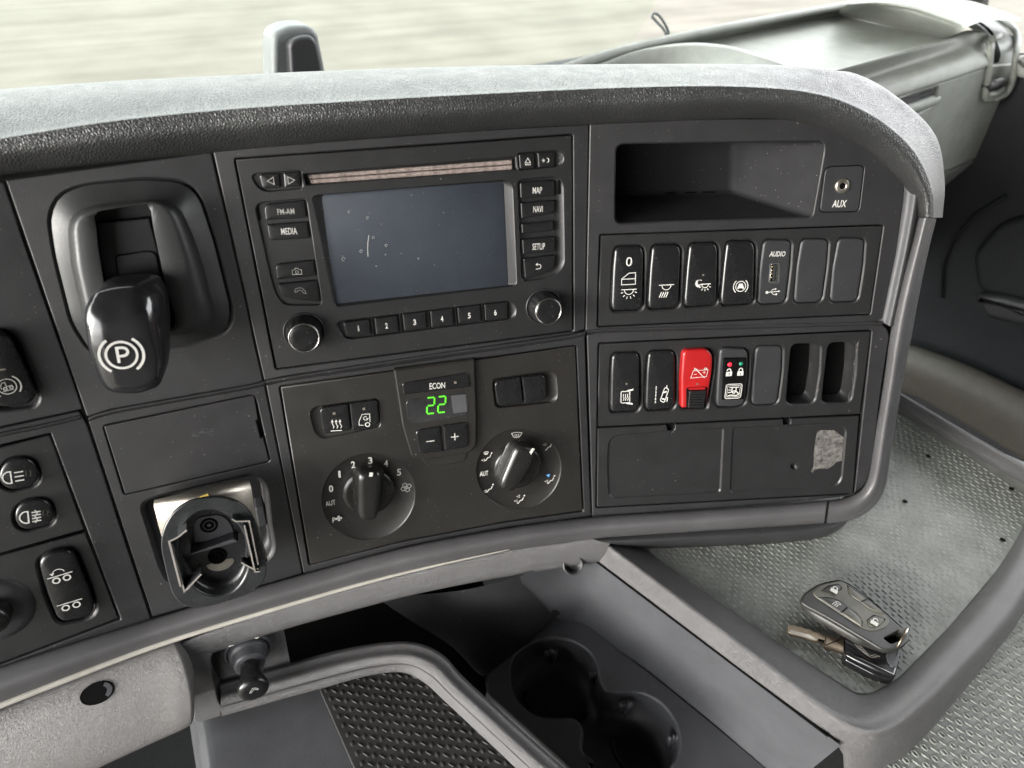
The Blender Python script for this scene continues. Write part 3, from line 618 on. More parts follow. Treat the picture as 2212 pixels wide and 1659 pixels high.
for i in range(5):
    x, y = (PR[i][1][0]+PR[i+1][0][0])/2, (PR[i][1][1]+PR[i+1][0][1])/2
    rbtn(Z2, [(x-3, y-8, 1), (x+4, y-9, 1), (x+15, y+99, 1), (x+7, y+100, 1)], 1, h=0, name='divider', h0=-.0018, crown=0)
# slits beside the buttons
for pts in ([(178, 470), (194, 468), (210, 560), (194, 562)], [(1966, 322), (1978, 321), (1980, 408), (1968, 409)]):
    mk('slit', solid(FC, Z2(*pts), -.003, RH-.001 if pts[0][0] < 900 else RH-.0006, .0001, 1), 'deep', rad)
def rknob(zx, zy, r_ring, H_, lab):
    x, y = Z2((zx, zy)); P = FC.pt(x, y, H_); r = metreh(FC, x, y, H_, 2*r_ring*Z2.k)/2
    P0 = P-FC.n*H_
    lat = lambda prof, m, nm, **k: mk(nm, lathe(P0, FC.n, prof, **k), m, kn, wn=False)
    kn = mk('knob', lathe(P0, FC.n, [(-.002, r*1.2), (.0, r*1.2), (H_*.3, r*1.16), (H_-.0018, r*1.04), (H_-.001, r*1.0)], 72, ripple=lambda k, d: (-.035 if k % 6 in (0, 1) and d > 0 else 0)), 'button', rad, wn=False, label=lab)
    lat([(-.0005, r*1.38), (RH+.0004, r*1.36), (RH+.0008, r*1.3), (RH-.0002, r*1.2)], 'plate', 'collar', n=60, cap=False)
    lat([(H_-.002, r*1.03), (H_-.0005, r*1.0), (H_, r*.975), (H_, r*.93), (H_-.0006, r*.9)], 'chrome', 'ring', n=64, cap=False)
    lat([(H_-.0008, r*.92), (H_-.0002, r*.9), (H_, r*.84), (H_-.0001, r*.5), (H_-.0001, .0001)], 'rocker', 'cap', n=64)
rknob(466, 1258, 94, .0125, 'volume knob, lower left, worn edge'); rknob(1910, 1101, 77, .0125, 'tuning knob, lower right')

# ================================================================== CLIMATE UNIT
CHh = -.0006
cl = thing('climate_unit', 'brown black heater control unit with two dials and a green 22 display', 'climate control', base(FC, clim_o))
dialL = [(p[0], p[1]) for p in ell(*Z5((699, 1012)), 273*Z5.k, 248*Z5.k, 48, -.35)]
dialR = [(p[0], p[1]) for p in ell(*Z5((1586, 850)), 247*Z5.k, 232*Z5.k, 48, -.35)]
pr_l = rp([(*p[:2], p[2]*Z5.k) for p in Z5((345, 490, 60), (755, 436, 20), (768, 600, 20), (400, 680, 60))], 4); pr_li = rp([(*p[:2], p[2]*Z5.k) for p in Z5((395, 482, 30), (760, 436, 20), (768, 600, 20), (430, 652, 30))], 4)
pr_r = rp([(*p[:2], p[2]*Z5.k) for p in Z5((1430, 320, 25), (1800, 268, 50), (1815, 455, 50), (1450, 492, 25))], 4); pr_ri = rp([(*p[:2], p[2]*Z5.k) for p in Z5((1434, 322, 25), (1757, 285, 20), (1762, 458, 20), (1455, 490, 25))], 4)
def dishfloor(out, k): c = np.mean(out, axis=0); return [tuple(c+(np.array(p)-c)*k) for p in out]
mb = panel(FC, clim_o, [(dialL, .0035, .0008, dishfloor(dialL, .64), True), (dialR, .0035, .0008, dishfloor(dialR, .64), True), (pr_l, .002, .0008, pr_li, True), (pr_r, .0025, .0008, pr_ri, True)], CHh, .004, .0008)
mk('faceplate', mb, 'climate', cl)
def cbtn(pts, r=5, h=.0012, par=None, m='rocker', name='button', lab=None, crown=.0004, h0=-.003, b=.0008):
    q = rp([(p[0], p[1], (p[2] if len(p) > 2 else r)*Z5.k) for p in Z5(*pts)], 2, 4); return mk(name, solid(FC, q, h0, h, b, 3, crown=crown), m, par or cl, label=lab)
def led(z, pl, x, y, h, par, w=30, hh=15, m='lamp', slope=-.1, name='indicator_lamp'):
    q = z((x, y)); return icon(pl, q[0], q[1], hh*z.k, [('p', [(-w/hh, -1), (w/hh, -1), (w/hh, 1), (-w/hh, 1)])], h, par, m=m, slope=slope, name=name)
HB = .0017
b = cbtn([(408, 492, 30), (576, 468, 3), (596, 622, 3), (432, 644, 26)]); led(Z5, FC, 496, 522, HB, b, 15, 14)
wav = lambda x: [(x-.0, -.55), (x+.14, -.25), (x-.02, .1), (x-.12, .35), (x-.08, .6)]
ic(FC, Z5, 510, 590, 72, [('l', wav(x), .12) for x in (-.5, .05, .6)]+[('p', [(x-.3, .5), (x+.12, .5), (x-.08, .95)]) for x in (-.5, .05, .6)]+[('l', [(-.85, -.92), (.8, -.92)], .13)], HB, b)
b = cbtn([(586, 464, 3), (753, 442, 26), (764, 588, 26), (604, 626, 3)]); led(Z5, FC, 672, 494, HB, b, 15, 14)
ic(FC, Z5, 677, 562, 76, [('l', [(-.15, -.75), (-.8, -.7), (-.78, -.1), (-.35, .95), (.68, .95), (.72, -.3)], .1), ('c', .38, -.68, .3), ('a', .12, .3, .28, 60, 330, .1), ('p', [(.2, .35), (.55, .3), (.35, -.02)])], HB, b)
cbtn([(1440, 334, 34), (1594, 310, 3), (1612, 466, 3), (1462, 482, 30)], lab='blank button'); cbtn([(1604, 308, 3), (1742, 292, 34), (1752, 445, 34), (1622, 464, 3)], lab='blank button')
# centre display block
bez = rp([(*p[:2], p[2]*Z5.k) for p in Z5((848, 264, 6), (1325, 202, 6), (1337, 560, 20), (1335, 715, 50), (1290, 758, 20), (1010, 796, 60), (955, 785, 50), (900, 600, 20))], 3)
cen = mk('display_block', solid(FC, bez, -.003, .0022, .0011, 3), 'climate', cl)
lipo = rp([(*p[:2], p[2]*Z5.k) for p in Z5((1005, 770, 10), (1275, 735, 10), (1280, 790, 30), (1240, 815, 30), (1040, 838, 30))], 3)
mk('thumb_lip', solid(FC, lipo, -.003, .0002, .0008, 3), 'climate', cl)
bb = rp([(*p[:2], p[2]*Z5.k) for p in Z5((895, 343, 18), (1288, 280, 18), (1300, 366, 10), (905, 414, 10))], 3)
b = mk('button', solid(FC, bb, 0, .0031, .0008, 3, crown=.0003), 'rocker', cl, label='economy mode button'); tx(Z5, 'ECON', 1105, 358, 36, .0035, b, 92, slope=-.08, bold=.012); led(Z5, FC, 1211, 339, .0035, b, 15, 14)
dd = rp([(*p[:2], p[2]*Z5.k) for p in Z5((915, 440, 40), (1282, 396, 40), (1294, 530, 40), (938, 588, 45))], 3)
b = mk('display_window', solid(FC, dd, 0, .0025, .0003, 2), 'display', cl)
seg = lambda x: [[(x-.33, .93), (x+.37, .93)], [(x+.42, .86), (x+.37, .1)], [(x-.33, 0), (x+.3, 0)], [(x-.42, -.1), (x-.47, -.86)], [(x-.42, -.94), (x+.28, -.94)]]
mbt = [('l', s, .17) for x in (-.62, .58) for s in seg(x)]
ic(FC, Z5, 1101, 471, 100, mbt, .0027, b, m='seggreen', name='digits', slope=-.1)
rfl = rp(Z5((1185, 418), (1272, 408), (1282, 512), (1200, 522)), 2)
mk('painted_reflection', solid(FC, rfl, 0, .00262, .0001, 1), 'flange', cl)  # lighter square painting a reflection on the display window
for pts, s in (([(972, 624, 30), (1122, 598, 3), (1138, 748, 3), (1000, 764, 26)], '-'), ([(1138, 594, 3), (1282, 573, 20), (1292, 722, 26), (1150, 744, 3)], '+')):
    q = rp([(*p[:2], p[2]*Z5.k) for p in Z5(*pts)], 3); b = mk('button', solid(FC, q, 0, .0034, .0009, 3, crown=.0004), 'rocker', cl)
    it = [('l', [(-1, 0), (1, 0)], .24)]+([('l', [(0, -1), (0, 1)], .24)] if s == '+' else [])
    ic(FC, Z5, *((1063, 685) if s == '-' else (1208, 659)), 42, it, .0039, b, slope=-.12)
# dial knobs
def dial(cx, cy, rb, a, b_, wid, lab, sc=1):
    x, y = Z5((cx, cy)); P = FC.pt(x, y, .0022); r = .93*metreh(FC, x, y, .0022, 2*rb*Z5.k)/2; P0 = P-FC.n*.0042
    kn = mk('dial_knob', lathe(P0, FC.n, [(-.004, r*1.02), (.002, r), (.0035, r*.985), (.0045, r*.95), (.0048, r*.8), (.0048, .0001)], 64), 'knob', cl, wn=False, label=lab)
    A = FC.st(FC.pt(*Z5(a), .013)); Bq = FC.st(FC.pt(*Z5(b_), .013)); d = nz(Bq-A); nn = np.array((-d[1], d[0])); L_ = np.linalg.norm(Bq-A); wd = wid*Z5.k*metre(FC, x, y, .013, 1)/2
    def sect(f, wf, e): # outline of the grip at one height
        out = []; L2 = L_*.5*f; w2 = wd*wf
        for k in range(40):
            t = 2*math.pi*k/40; ca, sa = math.cos(t), math.sin(t); px_ = math.copysign(abs(ca)**(.32), ca)*L2; py_ = math.copysign(abs(sa)**(.6), sa)*w2*(1-.12*e*(px_/L2))
            out.append((A+Bq)/2+d*px_+nn*py_)
        return out
    mb = MB(); mb.loft([[FC.w(p[0], p[1], h) for p in sect(f, wf, 1)] for h, f, wf in ((.0042, .96, 1.3), (.006, .98, 1.12), (.010, .985, 1.05), (.0125, .96, .93), (.0138, .9, .78), (.0143, .8, .55), (.0145, .6, .3))], cap1=True)
    gp = mk('grip', mb, 'knob', kn, wn=False)
    return gp
g1 = dial(700, 992, 168, (706, 862), (697, 1158), 118, 'fan speed dial set to 3')
q = Z5((712, 897)); icon(FC, q[0], q[1], 54*Z5.k, [('p', [(-.34, -1), (.34, -1), (.34, 1), (-.34, 1)])], .0141, g1, m='white', name='pointer', slope=.02)
g2 = dial(1580, 842, 150, (1640, 718), (1512, 980), 118, 'air direction dial turned up and right')
q = Z5((1657, 750)); icon(FC, q[0], q[1], 50*Z5.k, [('p', [(-.1, -1), (-.75, -.75), (.15, 1), (.75, .8)])], .0141, g2, m='white', name='pointer', slope=0)
# scale prints on the dials lie on the sloping dish
dh = -.0013
sc1 = thing('d', None, None, (0, 0, 0)); bpy.data.objects.remove(sc1)
for s, x, y in (('0', 478, 965), ('1', 528, 880), ('2', 608, 824), ('3', 709, 799), ('4', 802, 817), ('5', 879, 868)): tx(Z5, s, x, y, 40, dh, cl, {'1': 14}.get(s, 25), slope=-.1, bold=.02)
tx(Z5, 'AUT', 475, 1050, 30, dh, cl, 58, slope=-.2, m='dimwhite', bold=.02); tx(Z5, 'AUT', 1380, 876, 28, dh, cl, 50, slope=-.15, bold=.02); tx(Z5, 'P', 496, 1150, 30, dh, cl, 19, slope=-.1, bold=.006)
fan = []
for k in range(4):
    a0 = k*90+20; fan += [('o', [(0.12*math.cos(math.radians(a0)), .12*math.sin(math.radians(a0)))]+[(math.cos(math.radians(a0+t))*r, math.sin(math.radians(a0+t))*r) for t, r in ((-25, .75), (-5, .98), (25, .95), (45, .7), (30, .4))], .1)]
ic(FC, Z5, 921, 958, 56, fan, dh, cl)
fan2 = [('p', [(0, 0)]+[(math.cos(math.radians(k*90+t))*r, math.sin(math.radians(k*90+t))*r) for t, r in ((-20, .9), (10, 1), (40, .8), (50, .4))]) for k in range(4)]
ic(FC, Z5, 524, 1140, 34, fan2, dh, cl)
def defr(s=1, ox=0, oy=0):
    return [('o', [(ox+s*x, oy+s*y) for x, y in [(-1, .5), (-.5, .68), (0, .74), (.5, .68), (1, .5), (.55, -.55), (-.55, -.55)]], .1)]+[('l', [(ox+s*x, oy-.75*s), (ox+s*(x+.1), oy-.4*s), (ox+s*x, oy-.05*s), (ox+s*(x+.05), oy+.3*s)], .1) for x in (-.35, 0, .35)]
man = lambda: [('d', .75, .8, .16), ('l', [(.62, .5), (.45, -.05), (.05, -.1), (-.25, -.6), (-.5, -.6)], .16)]
arr = lambda x, y, s=.25: [('o', [(x-s*1.1, y), (x+s, y+s), (x+s, y-s)], .07)]
ic(FC, Z5, 1573, 649, 44, defr(), dh, cl, slope=-.05, sx=1.3)
for x, y, aa in ((1757, 718, [(-.65, .5)]), (1770, 915, [(-.7, -.15)]), (1592, 1032, [(-.35, .75), (-.75, -.1)]), (1408, 966, [(-.7, -.4)]), (1400, 780, [(-.75, -.5)])):
    it = man()
    for a_ in aa: it += arr(*a_)
    if (x, y) == (1400, 780): it += defr(.42, -.25, .85)
    ic(FC, Z5, x, y, 58, it, dh, cl, slope=-.1)
ic(FC, Z5, 1757, 888, 20, [('p', [(-1, .4), (1, .9), (.6, -1)])], dh, cl, m='blue')

# ================================================================== SWITCH PLATES AND SWITCHES
def zr(z, pts, r): return rp([(p[0], p[1], (p[2] if len(p) > 2 else r)*z.k) for p in z(*pts)], 2, 6)
SW1 = [[(112, 163, 40), (300, 157, 42), (322, 200, 26), (314, 600, 30), (285, 628, 40), (96, 636, 36), (86, 590, 20), (97, 330, 30)],
       [(388, 150, 40), (575, 146, 42), (598, 190, 26), (580, 590, 30), (550, 612, 40), (365, 623, 36), (356, 575, 20), (370, 330, 30)],
       [(664, 138, 40), (850, 132, 42), (870, 180, 26), (860, 570, 30), (830, 592, 40), (632, 607, 36), (624, 560, 20), (645, 300, 30)],
       [(938, 121, 40), (1120, 120, 42), (1144, 165, 26), (1134, 560, 30), (1105, 584, 40), (902, 596, 36), (893, 548, 20), (916, 300, 30)],
       [(1208, 112, 44), (1412, 114, 40), (1402, 300, 30), (1368, 578, 46), (1163, 587, 40), (1180, 320, 30)],
       [(1487, 104, 44), (1686, 107, 40), (1672, 300, 30), (1634, 570, 46), (1432, 577, 40), (1452, 320, 30)],
       [(1760, 97, 44), (1953, 102, 40), (1940, 300, 30), (1898, 565, 46), (1696, 570, 40), (1718, 320, 30)]]
SW2 = [[(92, 118, 40), (275, 112, 42), (294, 155, 26), (294, 500, 30), (270, 545, 40), (88, 555, 36), (78, 515, 20), (82, 250, 30)],
       [(360, 104, 40), (535, 98, 42), (557, 140, 26), (554, 490, 30), (530, 530, 40), (350, 542, 36), (337, 500, 20), (345, 250, 30)],
       [(614, 96, 40), (800, 88, 42), (834, 140, 26), (830, 250, 30), (785, 522, 20), (602, 524, 12), (600, 300, 30)],
       [(886, 80, 40), (1075, 88, 42), (1095, 130, 26), (1090, 300, 20), (1066, 490, 30), (1000, 515, 40), (870, 512, 30), (858, 480, 20), (872, 250, 30)],
       [(1150, 66, 44), (1346, 64, 40), (1340, 250, 30), (1308, 492, 46), (1117, 502, 40), (1128, 300, 30)],
       [(1418, 52, 44), (1622, 50, 40), (1615, 250, 30), (1578, 485, 46), (1378, 490, 40), (1392, 300, 30)],
       [(1690, 42, 44), (1888, 42, 40), (1880, 250, 30), (1846, 478, 46), (1640, 482, 40), (1658, 300, 30)]]
def plate(name, outline, sets, z, lab, h, kx=9):
    p = thing(name, lab, 'switch plate', base(FD, outline)); holes = []
    for i, s in enumerate(sets):
        o = zr(z, s, 30); fl = i >= 4
        empty = (z is ZJ and i >= 5)
        holes.append((grow(o, 1.0 if not fl else .5), .012 if not empty else .03, .0016, None, True))
    mb = panel(FD, outline, holes, h, .005, .0007); mk('plate', mb, 'plate', p); return p
P1h = .0002; P2h = -.0012
sp1 = plate('switch_plate', row1, SW1, ZI, 'upper black switch plate below the storage pocket holding seven modules', P1h)
row2f = Z4((143, 262, 4), (1745, 184, 6), (1680, 672, 1), (136, 748, 1))
sp2 = plate('switch_plate', row2f, SW2, ZJ, 'lower black switch plate holding the red switch and two empty slots', P2h)
def lin(pl, s, z, h0, k):       # rocker tilt: height rises from the top edge to the bottom edge
    q = [pl.st(pl.pt(*p[:2], 0))[1] for p in z(*s)]; a, b_ = max(q), min(q)
    return lambda x, t: h0+(k-h0)*max(0, min(1, (a-t)/(a-b_)))
def rocker(z, s, h, lab, m='rocker', lo=.0, hi=.0045, name='rocker_switch', cat='switch', group=None, hb=.0015, crown=.0007):
    o = zr(z, s, 30); t = thing(name, lab, cat, base(FD, o, h), group); c = [p[:2] for p in z(*s)]
    hf = lin(FD, s, z, lo, hi)
    # the outline is given where the tilted face stands, half way up
    st = ccw([tuple(FD.st(FD.pt(x, y, h+hb+(lo+(hi-lo)*(y-min(q[1] for q in c))/(max(q[1] for q in c)-min(q[1] for q in c)))))) for x, y in [p[:2] for p in o]])
    b = mk('rocker', solid(FD, None, h-.006, h+hb, .0018, 5, crown=crown, hf=hf, st=st), m, t)
    g_ = lambda x, y: h+hb+crown*.8+.0002+hf(*FD.st(FD.pt(*z((x, y)), 0)))
    g_.st = lambda a, b_: h+hb+crown+.0001+hf(a, b_)
    return t, g_
def onsw(z, t, hf, x, y, s, it, **k): ic(FD, z, x, y, s, it, hf(x, y), t, hst=hf.st, **k)
lampic = lambda ox=0, oy=0, s=1: [('l', [(ox-s, oy+.55*s), (ox+s, oy+.55*s)], .15), ('a', ox, oy+.5*s, .58*s, 180, 360, .13)]
def rays(ox, oy, s, a0=200, a1=340, n=6): return [('l', [(ox+s*.8*math.cos(math.radians(a)), oy+.5*s+s*.8*math.sin(math.radians(a))), (ox+s*1.12*math.cos(math.radians(a)), oy+.5*s+s*1.12*math.sin(math.radians(a)))], .14) for a in np.linspace(a0, a1, n)]
G1 = 'black rocker switches in the switch plates'
t, hf = rocker(ZI, SW1[0], P1h, 'black rocker switch printed with 0, a door window and a lamp', group=G1)
tx(ZI, '0', 214, 270, 68, hf(214, 270), t, 46, pl=FD, slope=-.03, bold=.006)
onsw(ZI, t, hf, 211, 396, 84, [('o', [(-1.2, -1), (1.2, -1), (1.2, .95), (.1, .95), (-1.2, 0)], .14), ('l', [(-1.2, -.05), (1.2, -.05)], .14)])
onsw(ZI, t, hf, 213, 525, 82, [(lampic(0, .4, 1.35)[0])]+lampic(0, .4, 1.35)[1:]+rays(0, .3, 1.3, 195, 345, 6))
t, hf = rocker(ZI, SW1[1], P1h, 'black rocker switch printed with a reading lamp and slanted beams, second in the upper row', group=G1)
onsw(ZI, t, hf, 489, 492, 86, lampic(0, .4, 1.3)+[('l', [(x+.25, -.05), (x-.1, -.95)], .16) for x in (-1.05, -.68, -.3, .07)])
t, hf = rocker(ZI, SW1[2], P1h, 'black rocker switch printed with a moon and night lamp', group=G1)
onsw(ZI, t, hf, 760, 458, 86, lampic(.35, -.05, .95)+rays(.35, -.1, .95, 205, 335, 5)+[('p', arcp(-.75, .62, .62, 35, 290, 16)+arcp(-.5, .8, .45, 270, 60, 10))]); led(ZI, FD, 760, 368, hf(760, 368), t, 15, 12, slope=0)
t, hf = rocker(ZI, SW1[3], P1h, 'black rocker switch printed with a car in a brake circle', group=G1)
carf = [('p', [(-.42, .05), (-.3, .42), (.3, .42), (.42, .05), (.5, -.1), (.5, -.42), (.3, -.42), (.3, -.28), (-.3, -.28), (-.3, -.42), (-.5, -.42), (-.5, -.1)])]
onsw(ZI, t, hf, 1038, 453, 92, [('c', 0, 0, .78), ('a', 0, 0, 1.15, 130, 230, .15), ('a', 0, 0, 1.15, -50, 50, .15)]+carf)
# usb module and blanks
t, hf = rocker(ZI, SW1[4], P1h, 'audio socket module with an open USB port', m='blank', lo=0, hi=.0003, name='usb_socket', cat='usb socket', hb=.0003, crown=.0001)
tx(ZI, 'AUDIO', 1309, 213, 38, hf(1300, 213), t, 116, pl=FD, slope=-.01, bold=.02, lean=.05)
onsw(ZI, t, hf, 1277, 493, 50, [('l', [(-1.9, -.1), (1.7, .1)], .2), ('d', -1.8, -.1, .42), ('p', [(1.5, .42), (2.1, .1), (1.5, -.22)]), ('l', [(-.8, 0), (-.2, .7), (.5, .75)], .18), ('d', .6, .78, .26), ('l', [(-.5, -.1), (.2, -.8), (.9, -.75)], .18), ('p', [(.8, -.5), (1.25, -.5), (1.25, -1), (.8, -1)])])
mk('port_recess', solid(FD, zr(ZI, [(1252, 285), (1330, 280), (1326, 432), (1244, 430)], 12), -.002, hf(1290, 350)+.0001, .0004, 2), 'flange', t)
mk('port_void', solid(FD, ZI((1266, 287), (1318, 284), (1306, 422), (1250, 424)), -.002, hf(1290, 350)+.0003, .0001, 1), 'chrome', t)
mk('port_void', solid(FD, ZI((1266, 294), (1303, 291), (1292, 414), (1255, 417)), -.002, hf(1290, 350)+.0005, .0001, 1), 'deep', t)
mk('tongue', solid(FD, ZI((1283, 296), (1300, 294), (1289, 408), (1273, 410)), -.002, hf(1290, 350)+.0007, .0001, 1), 'blank', t)
for k in range(4): mk('contact', solid(FD, ZI((1268-k*2, 305+k*26), (1276-k*2, 304+k*26), (1275-k*2, 313+k*26), (1267-k*2, 314+k*26)), -.002, hf(1290, 350)+.0007, .0001, 1), 'gold', t)
for i, lab in ((5, 'blank charcoal switch cover just right of the USB socket'), (6, 'blank charcoal switch cover at the right end of the upper plate')):
    rocker(ZI, SW1[i], P1h, lab, m='blank', lo=0, hi=.0003, name='blank_cover', cat='blank cover', group='blank switch covers', hb=.0003, crown=.0001)
# second row
t, hf = rocker(ZJ, SW2[0], P2h, 'black rocker switch printed with a heated mirror, leftmost of the lower plate', group=G1)
onsw(ZJ, t, hf, 196, 440, 112, [('o', rp([(-.68, .72), (.36, .72), (.42, -.72), (-.66, -.72)], .15, 3), .1)]+[('l', [(x, -.45), (x+.08, -.15), (x-.04, .12), (x+.02, .4)], .09) for x in (-.38, -.12, .14)]+[('p', [(.0, .85), (.8, 1), (.8, .82), (.5, .72), (0, .72)]), ('p', [(.0, -.85), (.8, -1), (.8, -.82), (.5, -.72), (0, -.72)])]); led(ZJ, FD, 196, 341, hf(196, 341), t, 14, 11, slope=0)
t, hf = rocker(ZJ, SW2[1], P2h, 'black rocker switch printed with a car leaving its lane', group=G1)
onsw(ZJ, t, hf, 458, 420, 118, [('l', [(-.72, y), (-.72, y+.28)], .12) for y in (-1, -.62, -.24, .14, .52, .72)]+[('o', rp([(-.18, -.72), (.3, -1.0), (.75, .55), (.3, .85)], .15, 3), .1), ('p', [(.12, .1), (.5, .2), (.55, .42), (.18, .3)]), ('l', [(.0, -.52), (.35, -.62)], .16), ('l', [(.5, .75), (.5, 1.05)], .1), ('l', [(.62, -.9), (.66, -.35)], .13)])
t, hf = rocker(ZJ, SW2[2], P2h, 'red battery isolation switch with a ribbed black lock slider', m='red', lo=.003, hi=.0055, name='battery_switch', cat='switch', crown=.0004)
onsw(ZJ, t, hf, 735, 262, 76, [('o', [(-1.55, -.9), (1.3, -.75), (1.5, .55), (-1.2, .45)], .1), ('l', [(-1.0, .5), (-.95, .72), (-.55, .75), (-.55, .52)], .12), ('l', [(.8, .58), (.85, .85), (1.25, .85), (1.25, .6)], .12), ('l', [(-1.05, 1.0), (1.0, -1.0)], .14), ('l', [(-1.0, -.25), (-.5, -.22)], .1), ('l', [(.55, .05), (1.1, .08)], .1), ('l', [(.82, .32), (.82, -.2)], .1)]); led(ZJ, FD, 717, 343, hf(717, 343), t, 14, 10, slope=0)
mk('slider_frame', solid(FD, zr(ZJ, [(640, 378, 6), (792, 372, 6), (783, 520, 4), (636, 522, 4)], 4), 0, hf(700, 440)+.0002, .0004, 2), 'deep', t)
mk('slider_lip', solid(FD, ZJ((655, 372), (775, 368), (775, 384), (655, 388)), 0, hf(700, 380)+.0009, .0003, 2), 'red', t)
sl = mk('slider', solid(FD, zr(ZJ, [(660, 398, 10), (785, 392, 10), (768, 520, 6), (650, 522, 6)], 6), 0, hf(700, 440)+.0022, .0008, 3), 'button', t)
for k in range(5): mk('rib', solid(FD, ZJ((672-k*2, 424+k*19), (762-k*3, 421+k*19), (760-k*3, 431+k*19), (670-k*2, 434+k*19)), 0, hf(700, 440)+.0030, .0004, 2), 'button', sl)
t, hf = rocker(ZJ, SW2[3], P2h, 'dark alarm module with red light, green light and two padlock symbols', m='blank', lo=.002, hi=.0035, name='alarm_module', cat='alarm module', crown=.0001)
fh = hf(980, 300)+.0016
mk('face', solid(FD, zr(ZJ, [(918, 158, 4), (1082, 156, 4), (1064, 458, 4), (902, 462, 4)], 4), 0, fh, .0007, 2), 'deep', t, label='glossy black front')
for x, y, m in ((956, 199, 'ledred'), (1040, 193, 'ledgreen')):
    qx, qy = ZJ((x, y)); mk('light', lathe(FD.pt(qx, qy, fh), FD.n, [(0, .0015), (.0005, .0014), (.0009, .0008), (.001, .0001)], 16), m, t, wn=False)
def lock(op): return [('p', [(-.75, -1), (.75, -1), (.75, .12), (-.75, .12)]), ('l', [(-.45, .1), (-.45, .45)]+arcp(0, .45, .45, 180, 0, 8)+[(.45, .1 if not op else .38)], .26)]
ic(FD, ZJ, 952, 256, 56, [('p', [(-.75, -1), (.75, -1), (.75, .12), (-.75, .12)]), ('l', arcp(-.1, .42, .45, 190, 0, 8)+[(.5, .1)], .26)], fh, t); ic(FD, ZJ, 1036, 252, 56, lock(0), fh, t)
for x in (952, 1036): ic(FD, ZJ, x, 268, 18, [('d', 0, .3, .4), ('p', [(-.2, .1), (.2, .1), (.3, -1), (-.3, -1)])], fh+.0001, t, m='deep')
ic(FD, ZJ, 984, 396, 108, [('o', rp([(-1.02, -.95), (1, -.95), (1, .95), (-1.02, .95)], .25, 3), .1), ('o', rp([(-.82, -.75), (.8, -.75), (.8, .75), (-.82, .75)], .15, 3), .06), ('l', [(-.6, .52), (.65, .52)], .13), ('l', [(-.2, .5), (-.25, -.1), (-.7, -.15)], .13), ('l', [(.3, .5), (.3, 0), (.75, -.4)], .13), ('c', .05, -.1, .16), ('l', [(-.7, -.6), (-.3, -.5), (.4, -.6), (.7, -.45)], .13), ('l', [(-.7, .2), (-.35, .2)], .1)], fh, t)
rocker(ZJ, SW2[4], P2h, 'blank charcoal switch cover right of the alarm module', m='blank', lo=0, hi=.0003, name='blank_cover', cat='blank cover', group='blank switch covers', hb=.0003, crown=.0001)
# black blocks painting the dark depth of the two empty slots, worn right edges
for i in (5, 6): mk('slot_dark_block', solid(FD, zr(ZJ, SW2[i], 30), -.031, -.016, .0001, 1), 'deep', sp2)
mb = MB()
for k in range(26):
    y = random.uniform(20, 470); x = 1912-(y-20)*.16+random.gauss(0, 4)-6; c, ex, ey = fr(FD, *ZJ((x, y)), P2h+.0003, 0); L_ = random.uniform(.0003, .0016); wv = random.uniform(.00008, .00028); sk = random.uniform(-.4, .4)
    mb.add([c-ex*wv-ey*L_, c+ex*wv-ey*L_, c+ex*(wv+sk*L_)+ey*L_, c+ex*(sk*L_-wv)+ey*L_*.8], [(0, 1, 2, 3)])
for k in range(10):
    y = random.uniform(150, 440); x = 1640-(y-20)*.1+random.gauss(0, 5); c, ex, ey = fr(FD, *ZJ((x, y)), P2h+.0003, 0); r_ = random.uniform(.0002, .0006); mb.add([c+ex*r_*math.cos(a)*.8+ey*r_*math.sin(a)*random.uniform(.7, 1.6) for a in np.arange(0, 6.2, .9)], [tuple(range(7))])
mk('scuff_marks', mb, 'residue', sp2, smooth=False, kind='stuff')
# cover plate
cvp = thing('cover_plate', 'wide blank black cover plate with two recessed fields and a torn sticker patch', 'cover plate', base(FD, cover_o, P2h))
f1 = rp([(*p[:2], p[2]*Z4.k) for p in Z4((200, 803, 60), (540, 775, 6), (876, 757, 12), (858, 1134, 20), (230, 1170, 30), (200, 1150, 30), (192, 980, 60))], 4)
f2 = rp([(*p[:2], p[2]*Z4.k) for p in Z4((932, 756, 20), (1560, 726, 50), (1602, 760, 30), (1575, 1060, 50), (1540, 1100, 30), (915, 1134, 16))], 4)
n1 = rp([(*p[:2], p[2]*Z4.k) for p in Z4((546, 712, 2), (596, 709, 2), (588, 765, 14), (562, 786, 12), (543, 770, 10))], 2); n2 = rp([(*p[:2], p[2]*Z4.k) for p in Z4((1229, 680, 2), (1277, 678, 2), (1270, 735, 12), (1250, 752, 12), (1231, 742, 8))], 2)
hol = ell(*Z4((1292, 981)), 20*Z4.k, 22*Z4.k, 20)
ch = -.0008
cov2 = rp([(*p[:2], p[2]*Z4.k) for p in Z4((135, 757, 3), (540, 738, 2), (545, 768, 10), (562, 788, 14), (588, 765, 12), (594, 735, 2), (1226, 705, 2), (1231, 742, 8), (1250, 754, 12), (1270, 735, 12), (1275, 702, 2), (1676, 684, 3), (1640, 1140, 8), (130, 1222, 5))], 0)
mk('plate', panel(FD, cov2, [(f1, .0011, .0006, .0006, False), (f2, .0011, .0006, .0006, False)], ch, .005, .0006), 'plate', cvp)
mk('field', panel(FD, f1, [], ch-.0011, .002, .0001), 'plate', cvp)
mk('field', panel(FD, f2, [(hol, .004, .0003, None, True)], ch-.0011, .002, .0001), 'plate', cvp, label='right field with a small drilled hole')
for q in (n1, n2): mk('notch', solid(FD, grow(q, 1), ch-.006, ch-.003, .0001, 1), 'deep', cvp)
resid = Z4((1430, 775), (1455, 768), (1530, 768), (1552, 785), (1587, 812), (1580, 880), (1575, 948), (1545, 955), (1520, 978), (1490, 996), (1440, 994), (1420, 1000), (1402, 1020), (1392, 1012), (1408, 985), (1410, 900), (1420, 820))
